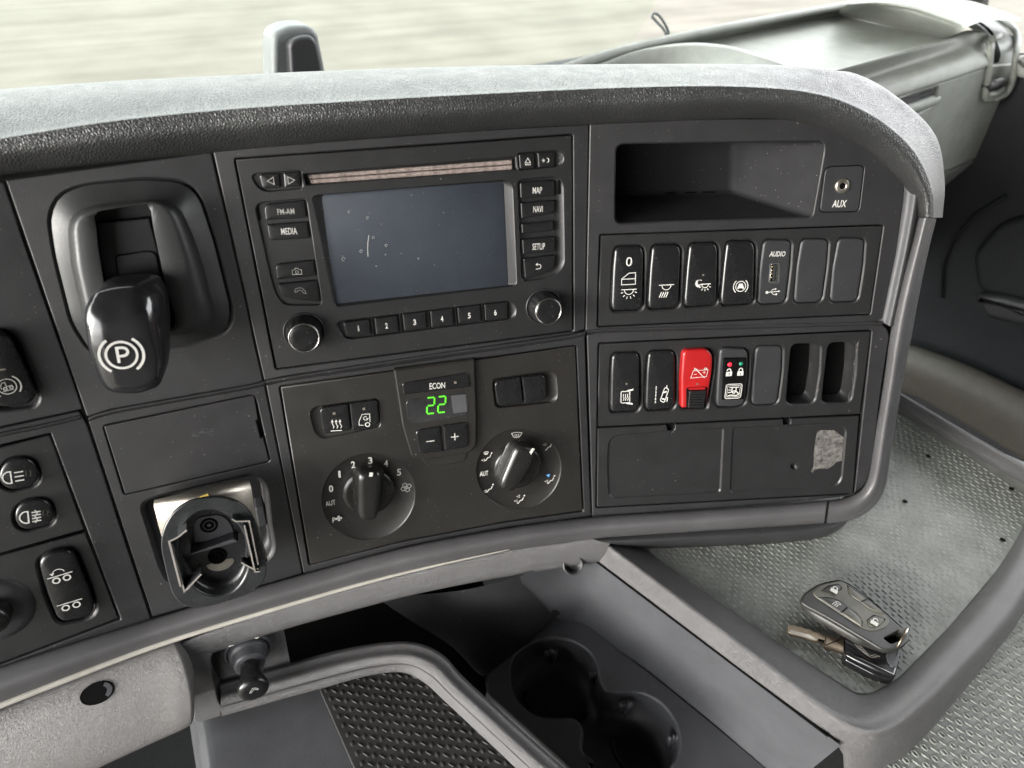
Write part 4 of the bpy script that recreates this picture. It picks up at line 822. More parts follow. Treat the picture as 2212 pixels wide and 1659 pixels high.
mk('sticker_residue', solid(FD, resid, ch-.0012, ch-.0009, .00008, 1), 'residue', cvp)
# small plates
ax = thing('aux_socket', 'small square socket plate marked AUX beside the storage pocket', 'aux socket', base(FD, aux_o))
mk('plate', solid(FD, rp(aux_o, 4), -.003, .0006, .0005, 2), 'blank', ax)
qx, qy = Z3((1575, 507)); P = FD.pt(qx, qy, .0008)
mk('jack', lathe(P, FD.n, [(-.001, .0047), (.0006, .0047), (.0012, .0042), (.0013, .0026), (.0009, .0022), (.0004, .002)], 40, cap=False), 'steel', ax, wn=False)
mk('jack_hole', lathe(P, FD.n, [(.0003, .0023), (.0004, .0016), (.0001, .0001)], 24), 'deep', ax, wn=False)
tx(Z3, 'AUX', 1560, 612, 42, .0007, ax, 82, pl=FD, slope=-.01, bold=.02, lean=.03)
bp = thing('blank_plate', 'long plain black blank plate above the cup clip, slot nick at its right edge', 'blank plate', base(FB, blankB))
nickp = Z6((575, 285, 8), (1405, 112, 14), (1428, 248, 0), (1416, 252, 0), (1440, 350, 0), (1456, 346, 0), (1490, 475, 8), (692, 660, 8))
mk('plate', solid(FB, rp([(*p[:2], p[2]*Z6.k) for p in nickp], 0), -.004, -.001, .0006, 2), 'fascia', bp)
mb = MB(); c, ex, ey = fr(FB, *Z6((1110, 322)), -.00095, -.05); kz = metre(FB, *Z6((1110, 322)), 0, 1)*Z6.k
for k in range(14):
    x, y = random.uniform(-70, 60), random.uniform(-14, 20); stroke(mb, [(x, y), (x+random.uniform(10, 45), y+random.uniform(-8, 8))], random.uniform(1, 3))
m2_ = MB(); m2_.add([c+ex*a*kz+ey*b_*kz for a, b_, z_ in mb.v], mb.f); mk('scratch', m2_, 'flange', bp, smooth=False)

# ================================================================== LEFT COLUMN CONTROLS
o = rk_ret; t = thing('rocker_switch', 'large black rocker switch at the left edge, truck in a brake circle', 'switch', base(FA, o))
mk('rocker', solid(FA, [p[:2] for p in rp(rk_ret, 30)], -.004, .007, .002, 4, crown=.0012), 'rocker', t)
ic(FA, ZG, 66, 820, 150, [('c', 0, 0, .95), ('a', 0, 0, 1.4, -45, 50, .16), ('a', 0, 0, 1.4, 130, 225, .16), ('l', [(-.6, -.5), (.55, -.5)], .07), ('c', -.25, -.22, .17), ('c', .38, -.22, .17), ('l', [(-.6, -.2), (-.6, .2), (-.35, .55), (-.05, .55), (-.05, 0), (.55, 0)], .08)], .0083, t, m='dimwhite', wd=.1, slope=-.25)
mk('indicator_lamp', solid(FA, ZG((-20, 658), (52, 648), (54, 664), (-18, 674)), .002, .0083, .0001, 1), 'lamp', t)
lp1 = thing('light_switch_panel', 'upper left panel with two round light buttons', 'switch plate', base(FA, Apl1))
bo1 = Z6((-5, 545, 60), (30, 480, 60), (120, 455, 60), (190, 480, 50), (215, 560, 50), (190, 610, 50), (60, 640, 70), (0, 600, 50)); bo2 = Z6((78, 770, 50), (110, 712, 60), (200, 685, 60), (275, 700, 50), (298, 780, 50), (280, 825, 50), (150, 860, 60), (95, 835, 50))
def grow2(p, k): c = np.mean([q[:2] for q in p], axis=0); return [(c[0]+(q[0]-c[0])*k, c[1]+(q[1]-c[1])*k) for q in p]
b1 = rp([(*p[:2], p[2]*Z6.k) for p in bo1], 10); b2 = rp([(*p[:2], p[2]*Z6.k) for p in bo2], 10)
mk('plate', panel(FA, Apl1, [(grow2(b1, 1.1), .004, .0014, None, True), (grow2(b2, 1.1), .004, .0014, None, True)], -.0012, .004, .0006), 'plate', lp1)
for b_, x, y, rear in ((b1, 70, 565, 0), (b2, 165, 785, 1)):
    t = thing('light_button', 'round black button with rear fog lamp symbol, lower of the pair' if rear else 'round black button with high beam symbol, upper of the pair', 'button', base(FA, b_), 'round light buttons at the left')
    mk('button', solid(FA, b_, -.004, .0018, .0012, 4, crown=.0006), 'rocker', t)
    dsh_ = [('o', [(-.15, .75), (-.15, -.75)]+arcp(-.2, 0, .8, 250, 110, 10), .15)]
    for k in range(3+rear): dsh_.append(('l', [(.2, .55-k*(.55 if not rear else .4)), (1.1, .6-k*(.55 if not rear else .4))], .14))
    if rear: dsh_.append(('l', [(.55, .85), (.75, .4), (.5, 0), (.7, -.4), (.5, -.85)], .1))
    else: dsh_[-1:] = dsh_[-1:]
    ic(FA, Z6, x, y, 84, dsh_, .0026, t, slope=-.12)
    ic(FA, Z6, x+85, y-22, 34, [('l', [(-.5, -.9), (-.5, .9)], .08), ('l', [(.6, -.9), (.6, .9)], .08)], .0026, t, m='lamp')
lp2 = thing('axle_switch_panel', 'lower left panel with an axle rocker switch and dark rotary knob', 'switch plate', base(FA, Apl2))
axr = rp([(*p[:2], p[2]*Z6.k) for p in Z6((212, 1035, 60), (265, 985, 70), (370, 968, 50), (415, 990, 50), (500, 1200, 80), (528, 1300, 50), (480, 1345, 60), (350, 1368, 50), (315, 1345, 50), (255, 1200, 60))], 8)
rk_c = Z6((-40, 1310)); ring_ = ell(rk_c[0], rk_c[1], 235*Z6.k, 245*Z6.k, 48)
mk('plate', panel(FA, Apl2, [(grow(axr, 2), .008, .002, None, True)], -.0012, .004, .0006), 'plate', lp2)
t = thing('rocker_switch', 'tall black rocker switch with two axle lifting symbols, bottom left', 'switch', base(FA, axr))
mk('rocker', solid(FA, axr, -.004, .0035, .002, 4, crown=.001), 'rocker', t)
ax_s = [('l', [(-1, .1), (1, .1)], .1), ('c', -.4, -.35, .27), ('c', .45, -.35, .27)]
ic(FA, Z6, 333, 1112, 105, ax_s+[('a', -.05, .3, .48, 10, 170, .08), ('p', [(-.75, .5), (-.35, .5), (-.55, .22)])], .0047, t, slope=-.3)
ic(FA, Z6, 386, 1262, 105, ax_s, .0047, t, slope=-.3)
P = FA.pt(*rk_c, .0); rr2 = metreh(FA, *rk_c, 0, 480*Z6.k)/2
t = thing('rotary_knob', 'black rotary knob in a dished ring cut off by the left edge', 'knob', P)
mk('dished_ring', lathe(P, FA.n, [(-.0015, rr2*1.02), (-.0008, rr2*1.0), (.001, rr2*.8), (.0015, rr2*.45)], 64, cap=False), 'blank', t, wn=False)
mk('knob', lathe(P, FA.n, [(0, rr2*.48), (.009, rr2*.44), (.0115, rr2*.38), (.012, .0001)], 48), 'knob', t, wn=False)
# ================================================================== PARKING BRAKE LEVER
def ring_px(pl, pts, h, N=48, r=10, k0=None):
    """rounded pixel outline at height h, resampled by polar angle"""
    p = np.array(cr([q[:2] for q in rp(pts, r, 4)], 3, True)); c = p.mean(0) if k0 is None else np.array(k0); d = p-c; a = np.arctan2(d[:, 1], d[:, 0]); o = []
    idx = np.argsort(a); a, p = a[idx], p[idx]; a = np.concatenate([a-2*math.pi, a, a+2*math.pi]); p = np.concatenate([p, p, p])
    for k in range(N):
        t = -math.pi+2*math.pi*(k+.5)/N; o.append(pl.pt(np.interp(t, a, p[:, 0]), np.interp(t, a, p[:, 1]), h))
    return o
cen0 = Z1((850, 850))
bl = thing('parking_brake', 'black parking brake lever with a glossy grip marked P in a raised collar', 'parking brake', FB.pt(*cen0))
c0 = Z1((300, 560), (350, 430), (500, 362), (880, 330), (1110, 345), (1200, 430), (1290, 700), (1395, 1130), (1370, 1240), (1180, 1315), (560, 1390), (435, 1190), (335, 800))
c1 = Z1((405, 610), (445, 520), (570, 478), (940, 442), (1080, 480), (1150, 620), (1215, 800), (1300, 1130), (1280, 1220), (1170, 1270), (640, 1330), (500, 1180), (425, 850))
c2 = Z1((470, 620), (490, 560), (580, 520), (920, 470), (1000, 500), (1050, 620), (1100, 800), (1160, 1120), (1140, 1200), (1060, 1250), (660, 1290), (560, 1150), (495, 850))
slot = Z1((572, 522, 8), (902, 472, 14), (930, 640, 8), (985, 900, 10), (1068, 1190, 20), (1035, 1238, 20), (700, 1270, 20), (625, 950, 10), (590, 740, 10)); slot = [(x, y, r*Z1.k) for x, y, r in slot]
kc = Z1((790, 860)); mb = MB()
mb.loft([ring_px(FB, c0, -.002, 64, 20, kc), ring_px(FB, grow(c0, -2), .0008, 64, 20, kc), ring_px(FB, c1, .0035, 64, 20, kc), ring_px(FB, grow(c1, -2), .010, 64, 20, kc), ring_px(FB, mid(c1, c2, .5), .0155, 64, 20, kc), ring_px(FB, c2, .017, 64, 20, kc),
         ring_px(FB, slot, .0165, 64, 3, kc), ring_px(FB, slot, .015, 64, 3, kc), ring_px(FB, slot, -.004, 64, 3, kc)], cap1=True, flip=False)
mk('collar', mb, 'collar', bl)
mk('slide_plate', solid(FB, Z1((585, 590), (900, 560), (955, 760), (985, 930), (640, 960), (600, 780)), -.003, .001, .001, 2), 'blank', bl)
mk('slide_plate', solid(FB, rp(Z1((690, 790, 8), (880, 760, 8), (940, 770, 8), (1040, 1190, 8), (760, 1230, 8)), 8), 0, .0028, .001, 2), 'blank', bl)
# neck and grip as one continuous loft
kq = [Z1((830, 1030)), Z1((800, 1080)), Z1((775, 1180)), Z1((760, 1280)), Z1((745, 1320)), Z1((740, 1330))]
R0 = Z1((650, 960), (740, 900), (960, 895), (1010, 960), (1030, 1120), (980, 1200), (720, 1220), (660, 1100))
R1 = Z1((600, 960), (700, 905), (940, 900), (1005, 970), (1035, 1200), (1000, 1320), (720, 1340), (620, 1150))
R2 = Z1((540, 1030), (660, 955), (870, 945), (985, 1030), (1032, 1330), (1000, 1520), (760, 1560), (560, 1330))
R3 = Z1((508, 1110), (560, 1015), (820, 985), (925, 1080), (1000, 1420), (970, 1575), (830, 1622), (660, 1612), (610, 1560), (530, 1350))
R4 = Z1((525, 1170), (570, 1110), (815, 1085), (892, 1150), (970, 1430), (950, 1560), (830, 1605), (670, 1600), (620, 1545), (540, 1350))
R5 = Z1((555, 1230), (600, 1180), (795, 1155), (860, 1210), (935, 1420), (925, 1520), (820, 1570), (690, 1570), (640, 1510), (570, 1340))
mb = MB(); mb.loft([ring_px(FB, R0, -.002, 64, 18, kq[0]), ring_px(FB, R0, .012, 64, 18, kq[0]), ring_px(FB, R1, .024, 64, 20, kq[1]), ring_px(FB, R2, .034, 64, 22, kq[2]), ring_px(FB, R3, .042, 64, 14, kq[3]), ring_px(FB, R4, .0455, 64, 12, kq[4]), ring_px(FB, R5, .0470, 64, 12, kq[4]),
        [FB.pt(*kq[4], .0478)+(p-FB.pt(*kq[4], .047))*.5 for p in ring_px(FB, R5, .0470, 64, 12, kq[4])]], cap1=True)
gr = mk('grip', mb, 'gloss', bl)
ic(FB, Z1, 734, 1388, 176, [('c', 0, 0, .9), ('a', 0, 0, 1.28, 125, 235, .17), ('a', 0, 0, 1.28, -55, 55, .17), ('l', [(-.22, -.52), (-.22, .5), (.1, .5)]+arcp(.1, .22, .28, 90, -90, 8)+[(-.2, -.06)], .17)], .0484, gr, wd=.15, slope=-.08, name='symbol')

# ================================================================== CLIP HOLDER
ch_ = thing('clip_holder', 'black oval clip holder screwed to a bent bare metal bracket', 'holder', FB.pt(*ZE((780, 900)), .0))
def zc_(pl, z, pts, h): return [pl.pt(*p, h) for p in z(*pts)]
mb = MB(); mb.loft([zc_(FB, ZE, ((200, 400), (660, 290), (1128, 182)), -.012), zc_(FB, ZE, ((172, 392), (650, 280), (1136, 165)), .014), zc_(FB, ZE, ((168, 430), (655, 320), (1148, 205)), .0185), zc_(FB, ZE, ((178, 480), (665, 375), (1162, 265)), .0195),
                    zc_(FB, ZE, ((215, 640), (700, 560), (1200, 480)), .0197), zc_(FB, ZE, ((260, 800), (760, 760), (1250, 700)), .0197), zc_(FB, ZE, ((330, 1120), (850, 1080), (1332, 1008)), .0197)], closed=False)
o = mk('bracket', mb, 'steel', ch_); md = o.modifiers.new('s', 'SOLIDIFY'); md.thickness = .0012; md.offset = 0
mb = solid(FB, ZE((620, 362), (720, 322), (730, 352), (600, 388)), .0196, .0205, .0001, 1); mk('yellow_mark', mb, mat('yellow_paint_smear', (.5, .36, .08), .5), ch_, smooth=False)
ov = rp([(*p[:2], p[2]*ZE.k) for p in ZE((232, 850, 80), (262, 670, 80), (370, 495, 80), (540, 388, 80), (800, 350, 80), (960, 372, 80), (1110, 450, 80), (1215, 610, 80), (1262, 800, 80), (1325, 1075, 80), (1308, 1190, 80), (1200, 1310, 80), (1000, 1392, 80), (800, 1456, 80), (600, 1490, 80), (470, 1470, 70), (365, 1375, 80), (305, 1180, 80))], 8, 3)
well = [(p[0], p[1]) for p in ell(*ZE((775, 925)), 352*ZE.k, 440*ZE.k, 48, -.22)]
OH = .034
mk('oval_dish', panel(FB, ov, [(well, .0125, .0012, .0012, True)], OH, .0022, .0006), 'dish', ch_)
flr = OH-.0125
for sx_, sy_, rr_ in ((730, 635, 52), (815, 955, 52)):
    P = FB.pt(*ZE((sx_, sy_)), flr+.0005); r = metre(FB, *ZE((sx_, sy_)), flr, 2*rr_*ZE.k)/2
    sc = mk('screw', lathe(P, FB.n, [(-.001, r*1.5), (.0008, r*1.45), (.001, r*1.0), (-.0002, r*.95), (.0006, r*.9), (.0011, r*.6), (.0011, r*.34), (.0002, r*.3), (.0001, .0001)], 24), 'deep', ch_, wn=False)
mk('rib', solid(FB, ZE((540, 935), (975, 780), (1030, 810), (560, 945)), flr, flr+.009, .0006, 2), 'cup', ch_)
mk('screw_boss', solid(FB, zr(ZE, [(560, 640, 90), (620, 560, 80), (860, 530, 80), (960, 620, 90), (1010, 800, 20), (580, 820, 20)], 40), flr-.001, flr+.0012, .0008, 2), 'cup', ch_)
mk('opening', solid(FB, zr(ZE, [(698, 1055, 20), (760, 1030, 20), (835, 1015, 20), (880, 990, 20), (980, 975, 25), (990, 1015, 40), (930, 1085, 60), (820, 1118, 60), (730, 1095, 50)], 20), flr-.001, flr+.0004, .0003, 1), 'steel', ch_, label='gap showing the metal bracket')
def wall(pts, h0, h1, th, m='dish'):   # upright clip wall along a pixel polyline (given at its top edge)
    P = [FB.st(FB.pt(*q, h1)) for q in ZE(*pts)]; t = MB(); stroke(t, P, th); mb = MB()
    n2 = len(P); L_ = t.v[:n2]; R_ = t.v[n2:]; lp = L_+R_[::-1]
    mb.loft([[FB.w(a, b, h0) for a, b, _ in lp], [FB.w(a, b, h1-.0003) for a, b, _ in lp], [FB.w(a, b, h1) for a, b, _ in lp]], cap1=True); mb.mi[-1] = 1
    return mb
for pts in (((503, 690), (410, 765), (322, 808), (440, 1268)), ((650, 1140), (560, 1235), (500, 1300))): mk('clip_wall', wall(pts, OH-.003, OH+.008, .0011), ['dish', 'edge'], ch_, smooth=False)
mk('clip_wall', wall(((345, 830), (478, 1318), (505, 1290)), OH-.003, OH+.007, .0010), ['dish', 'edge'], ch_, smooth=False)
for pts in (((965, 580), (1010, 604), (1140, 598), (1232, 1045)), ((1058, 1022), (1190, 1092), (1240, 1085))): mk('clip_wall', wall(pts, OH-.003, OH+.005, .0009), ['dish', 'edge'], ch_, smooth=False)
mk('clip_wall', wall(((1090, 640), (1200, 1118), (1252, 1112)), OH-.006, OH+.006, .0009), ['dish', 'edge'], ch_, smooth=False)
mk('plug_connector', solid(FB, zr(ZE, [(1200, 470, 20), (1290, 440, 20), (1330, 640, 20), (1235, 665, 20)], 10), -.02, -.006, .001, 2), 'cup', ch_)

# ================================================================== KNEE PANEL
kp = thing('knee_panel', 'pale grey grained knee panel under the trim with one round hole', 'panel', S(160, 1560))
ktop = [(-330, 1706), (-60, 1557), (0, 1530), (160, 1466), (300, 1412), (360, 1391), (374, 1386)]
kbot = [(-330, 1900), (-60, 1782), (30, 1742), (190, 1668), (330, 1602), (398, 1571), (416, 1560)]
kR = [[S(x, y-3, -.008) for x, y in ktop]]
for k, h in ((0, -.002), (.12, .004), (.33, .012), (.66, .02), (.93, .024), (1, .021)):
    r = mid(ktop, kbot, k); bulge = 15*math.sin(math.pi*min(1, k*.9+.06)); r = [(x+(bulge if i >= 5 else (bulge*.7 if i == 4 else 0)), y) for i, (x, y) in enumerate(r)]
    row = [S(x, y, h) for x, y in r]; row[-1] = row[-1]-FB.n*.004; kR.append(row)
kR.append([p-FB.n*.02 for p in kR[-1]])
kR = [row+[row[-1]-FB.n*.022+FB.x*.0005] for row in kR]
o = mk('panel', rails(kR, 5, 4), 'knee', kp)
P, nrm = onmesh(rails(kR, 5, 4), 210, 1497)
he = FA.x*.0092; hb_ = nz(np.cross(nrm, FA.x))*.0062; el_ = lambda f, d, dx=0: [P+nrm*d+he*(f*math.cos(t)+dx)+hb_*f*math.sin(t) for t in np.linspace(0, 2*math.pi, 29)[:-1]]
mb = MB(); mb.loft([el_(1.08, -.0005), el_(1.04, .0007), el_(1.0, .0008), el_(.96, .0006)]); mb.add(el_(.97, .0006), [tuple(range(28))]); mk('hole', mb, 'deep', kp, wn=False)  # flat dark disc paints the shade inside the hole, crescent its lighter wall
hc = MB(); hc.add([P+nrm*.0009+he*math.cos(a)*f+hb_*math.sin(a)*f for f, rng in ((.95, np.linspace(-.9, .9, 9)), (.62, np.linspace(.8, -.8, 9))) for a in rng], [tuple(range(18))])
mk('painted_hole_wall', hc, 'cup', kp, smooth=False)

# ================================================================== CENTRE CONSOLE
co = thing('console', 'grey lower console with open storage bin, curved rail and twin cup holders', 'console', H(900, 1500, .55))
# strip under the trim
s0 = [(384, 1392), (461, 1362), (600, 1316), (763, 1270), (930, 1228), (1100, 1191), (1210, 1174), (1325, 1157)]
s1 = [(392, 1432), (463, 1409), (606, 1362), (763, 1318), (900, 1283), (1060, 1251), (1190, 1230), (1300, 1213)]
# right part: the strip ends in the side panel
SR = [[S(x, y-2, -.012) for x, y in s0], [S(x, y, -.004) for x, y in s0], [S(x, y, -.003) for x, y in mid(s0, s1, .5)], [S(x, y, -.004) for x, y in mid(s0, s1, .9)], [S(x, y, -.008) for x, y in s1], [S(x, y, -.03) for x, y in s1]]
mk('front_strip', rails(SR, 5, 3), 'console', co)
# left cheek around the plug recess
ck = [(384, 1394), (462, 1410), (452, 1428, 10), (474, 1518, 4), (482, 1526), (620, 1487), (648, 1478), (652, 1499), (520, 1534), (430, 1562, 10), (418, 1560, 6), (416, 1510, 30), (402, 1440, 30)]
mk('cheek', panel(FB, rp(ck, 1, 4), [], -.004, .02, .0012), 'console', co)
# recess walls
zq1, zq2 = H(478, 1478, .492), H(628, 1437, .492)
mb = MB(); mb.add([zq1, zq2, FB.pt(612, 1355, -.02), FB.pt(452, 1402, -.02)], [(0, 1, 2, 3)]); mb.add([zq1, FB.pt(452, 1402, -.02), FB.pt(450, 1420, -.006), FB.pt(474, 1522, -.006)], [(0, 1, 2, 3)])
mk('recess_wall', mb, 'console', co, smooth=False)
# curved rail
ra = [(476, 1476), (560, 1455), (622, 1438), (729, 1408), (842, 1390), (910, 1394), (962, 1420), (1010, 1472), (1154, 1603), (1217, 1659), (1300, 1733)]
rd = [(478, 1548), (560, 1525), (612, 1510), (700, 1486), (795, 1460), (868, 1453), (918, 1476), (962, 1516), (1075, 1622), (1116, 1661), (1196, 1735)]
RR = [[H(x, y, .492)-UP*.06 for x, y in ra], [H(x, y, .494) for x, y in ra], [H(x, y, .4885) for x, y in mid(ra, rd, .22)], [H(x, y, .4865) for x, y in mid(ra, rd, .45)], [H(x, y, .4905) for x, y in mid(ra, rd, .68)], [H(x, y, .497) for x, y in mid(ra, rd, .74)], [H(x, y, .506) for x, y in rd], [H(x, y, .506)-UP*.003+LY*.02 for x, y in rd]]
mk('curved_rail', rails(RR, 6, 3), 'console', co)
# inner step line of the rail
st_ = cr([H(x, y, .4925)+UP*.0006 for x, y in mid(ra, rd, .72)], 5); mk('rail_groove', tube(st_, .0007, 6), 'blank', co)
# storage bin
bz = .555
bin_f = [H(430, 1500, bz), H(1000, 1700, bz), H(1052, 1492, bz), H(1120, 1400, bz), H(1000, 1180, bz), H(500, 1250, bz)]
mb = MB(); mb.add(bin_f, [tuple(range(6))[::-1]]); bk_ = [H(300, 1270, bz), H(1500, 1120, bz)]; mb.add([bk_[0], bk_[1], bk_[1]+UP*.16, bk_[0]+UP*.16], [(0, 1, 2, 3)])
mk('storage_bin', mb, 'deep', co, smooth=False)  # near-black material paints in the shade of the bin
# smooth left floor panel and black rubber insert
fz = .523
fp = [(400, 1760), (392, 1700), (404, 1600), (418, 1545), (480, 1500), (700, 1440), (770, 1500), (790, 1640), (830, 1760)]
fl_l = [(452, 1760), (440, 1659), (424, 1545), (440, 1500)]; 
cols = [[(425, 1470), (560, 1440), (700, 1430)], [(432, 1560), (580, 1530), (716, 1500)], [(445, 1650), (600, 1620), (760, 1600)], [(460, 1760), (640, 1730), (830, 1720)]]
FL = []
for row in cols: FL.append([H(row[0][0]-22, row[0][1]+4, fz+.05), H(row[0][0]-14, row[0][1]+2, fz+.012), H(row[0][0], row[0][1], fz+.003), H(row[0][0]+25, row[0][1], fz), H(*row[1], fz), H(*row[2], fz)])
mk('floor_panel', rails(FL, 4, 5), 'console_smooth', co)
bm_o = rp([(686, 1480), (739, 1462), (837, 1440), (900, 1452, 30), (965, 1500), (1140, 1659), (1230, 1750), (812, 1760), (764, 1659)], 6)
bmt = mk('rubber_insert', solid(HP(fz-.0025), bm_o, -.004, 0, .001, 2), 'blackmat', co)
def tread(name, pl, poly, p, q, parent, m, yaw=0, dl=.34, dw=.0011, dot=(.0012, .0015), h=.0008, skip=None, bevel=.45, flip=False, ang=0, ring=False):
    """raised dashes and dots of a rubber mat, built as one mesh (thousands of them)"""
    P2 = [tuple(pl.st(pl.pt(x, y, 0))) for x, y in [a[:2] for a in poly]]; A = np.array(P2); ax_ = np.array((math.cos(YAW+yaw), math.sin(YAW+yaw))); ay_ = np.array((-ax_[1], ax_[0]))
    ax_ = np.array((pl.x.dot((ax_[0], ax_[1], 0)), pl.u.dot((ax_[0], ax_[1], 0)))); ay_ = np.array((-ax_[1], ax_[0]))
    o = A.mean(0); B_ = A-o; i0, i1 = int((B_@ax_).min()/p)-1, int((B_@ax_).max()/p)+1; j0, j1 = int((B_@ay_).min()/q)-1, int((B_@ay_).max()/q)+1
    def inside(c, mg=.0015):
        ok = False; n = len(P2)
        for i in range(n):
            (x1, y1), (x2, y2) = P2[i-1], P2[i]
            if (y1 > c[1]) != (y2 > c[1]) and c[0] < (x2-x1)*(c[1]-y1)/(y2-y1)+x1: ok = not ok
            e = np.array((x2-x1, y2-y1)); l2 = e.dot(e); t = max(0, min(1, (np.array(c)-(x1, y1)).dot(e)/l2)) if l2 else 0
            if np.linalg.norm(np.array(c)-(x1+e[0]*t, y1+e[1]*t)) < mg: return False
        return ok
    vs, fs = [], []
    oct_ = [(1, .42), (.55, 1), (-.55, 1), (-1, .42), (-1, -.42), (-.55, -1), (.55, -1), (1, -.42)]
    ca, sa = math.cos(ang), math.sin(ang)
    for i in range(i0, i1+1):
        for j in range(j0, j1+1):
            dash = i % 2 == 0; c = o+ax_*i*p+ay_*(j+(0 if dash else .5))*q
            if not inside(c): continue
            a, b = (dw*.5, q*dl) if dash else dot; n0 = len(vs)
            e1, e2 = (ax_*ca+ay_*sa, -ax_*sa+ay_*ca) if dash else (ax_, ay_)
            prof = ((1, 0), (bevel if not dash else .6, h)) if (dash or not ring) else ((1, 0), (.95, h), (.6, h), (.5, 0))
            for f, z in prof:
                for x, y in oct_: w2 = c+e1*(a*x*(f if (z or f < 1) else 1.25))+e2*(b*y*(1 if not z and f == 1 else (.92 if dash else f))); vs.append(pl.w(w2[0], w2[1], z))
            for q_ in range(len(prof)-1):
                for k in range(8): fs.append((n0+8*q_+k, n0+8*q_+(k+1) % 8, n0+8*q_+8+(k+1) % 8, n0+8*q_+8+k))
            if len(prof) == 2: fs.append(tuple(n0+8+k for k in range(8)))
    mb = MB(); mb.v = vs; mb.f = fs; return mk(name, mb, m, parent, smooth=True, kind='stuff', wn=False)
tread('raised_tread', HP(fz-.0025), bm_o, .0047, .008, co, 'blackmat', h=.0006, dot=(.0013, .0022), dw=.0013, ang=.5)
# side panel of the tray, down to the cup holder insert
ut = [(1235, 1200), (1296, 1217), (1340, 1251), (1400, 1297), (1470, 1350), (1640, 1478), (1790, 1591)]
lt = [(1128, 1242), (1210, 1324), (1262, 1338), (1338, 1402), (1404, 1450), (1535, 1556), (1652, 1652)]
lt2 = lt[:]; lt2[-1] = (1680, 1680)
zz = [.452, .53, .543, .548, .55, .55, .55]
SPn = [[H(*ut[i], .458) for i in range(7)], [(H(*ut[i], .458)*.5+H(*lt2[i], zz[i])*.5) for i in range(7)], [H(*lt2[i], zz[i]) for i in range(7)], [H(*lt2[i], zz[i])-UP*.01 for i in range(7)]]
SPn = [r+[r[-1]+(r[-1]-r[-2])*.16] for r in SPn]
mk('side_panel', rails(SPn, 4, 3), 'console_smooth', co)
BS = [[(1128, 1242, .452), (1168, 1284, .495), (1211, 1325, .53)], [(1060, 1262, .47), (1100, 1330, .52), (1130, 1392, .547)], [(960, 1280, .50), (1010, 1370, .54), (1047, 1460, .5545)], [(800, 1290, .56), (900, 1400, .575), (960, 1490, .575)]]
mk('bin_slope', rails([[H(*q) for q in r_] for r_ in BS], 5, 5), 'pocket', co)
P = S(1238, 1222, -.002); mk('screw_recess', lathe(P-FD.n*.001, nz(FD.n+UP*.6), [(.0, .0085), (.0025, .0078), (.002, .0065), (-.004, .006), (-.003, .0025), (-.002, .0001)], 28), 'blank', co, wn=False)
# cup holder insert
cuo = rp([(1210, 1323, 14), (1254, 1331, 10), (1338, 1402), (1404, 1450), (1535, 1556), (1660, 1660), (1760, 1745), (1330, 1800), (1232, 1659, 20), (1054, 1497, 12), (1047, 1458, 12)], 4)
fig8 = Z7((1598, 650), (1612, 590), (1655, 545), (1720, 513), (1790, 503), (1870, 517), (1935, 557), (1975, 620), (1988, 690), (2015, 735), (2060, 742), (2110, 740))+Z8((290, 948), (350, 960), (430, 1012), (488, 1090), (513, 1180), (500, 1260), (468, 1320), (480, 1420), (380, 1470), (200, 1450), (110, 1360), (60, 1270))+Z7((1960, 1060), (1912, 985), (1920, 915), (1900, 868), (1860, 848), (1800, 850), (1730, 842), (1660, 805), (1612, 740))
fig8 = [tuple(p) for p in cr(fig8, 3, True)]
mk('cup_holder', panel(HP(.55), cuo, [(fig8, .068, .0022, .004, True)], 0, .02, .002), 'cup', co)
for cx_, cy_, r_ in ((1205, 1483, .031), (1400, 1592, .031)):
    P = H(cx_, cy_+16, .617); mk('cup_base', lathe(P, UP, [(-.001, r_), (.002, r_), (.0032, r_*.97), (.0034, r_*.93), (.0015, r_*.9), (.0012, .0001)], 40), 'cup', co, wn=False)
for px_, py_ in (Z7((1775, 560)), Z7((1972, 655)), Z7((2105, 790)), Z8((262, 1000)), Z8((490, 1165))):
    for k in (-1, 0, 1):
        P = H(px_+k*7, py_-4+abs(k)*2, .553); d_ = LX*.0006*k
        mk('grip_tab', tube([P-UP*.001+LX*k*.001, P-UP*.008, P-UP*.02-LX*k*.0015], [.0022, .0024, .0008], 8), 'cup', co)

# ================================================================== TRAY WITH THE KEYS
tr = thing('tray', 'wide grey side tray with raised rim and patterned rubber mat', 'tray', H(1800, 1300, .46))
MZ = .46
trp = [(1330, 1145), (1500, 1268), (1700, 1404), (1845, 1498, 14), (1880, 1500, 20), (1944, 1464), (2053, 1354), (2154, 1234), (2212, 1148), (2290, 1030), (1940, 880), (1700, 700), (1150, 1000)]
mk('rubber_mat', solid(HP(MZ), rp(trp, 2), -.006, 0, .001, 1), 'mat', tr)
vis = [(1330, 1148), (1500, 1271), (1700, 1407), (1845, 1496), (1880, 1496), (1940, 1460), (2048, 1352), (2148, 1234), (2204, 1148), (2240, 1080), (1940, 888), (1860, 960), (1800, 1080), (1400, 1130)]
tread('raised_tread', HP(MZ), vis, .0036, .0068, tr, 'mat', h=.0005, dot=(.0012, .0015), dw=.0010, dl=.36, yaw=-.1)
I_ = [(1325, 1138), (1500, 1266), (1700, 1402), (1815, 1480), (1860, 1502), (1905, 1488), (1944, 1462), (2000, 1408), (2053, 1352), (2110, 1288), (2154, 1232), (2204, 1150), (2260, 1040)]
C1 = [(1300, 1158), (1478, 1288), (1672, 1430), (1790, 1514), (1858, 1540), (1912, 1520), (1957, 1486), (2014, 1428), (2070, 1368), (2128, 1302), (2172, 1244), (2218, 1158), (2275, 1045)]
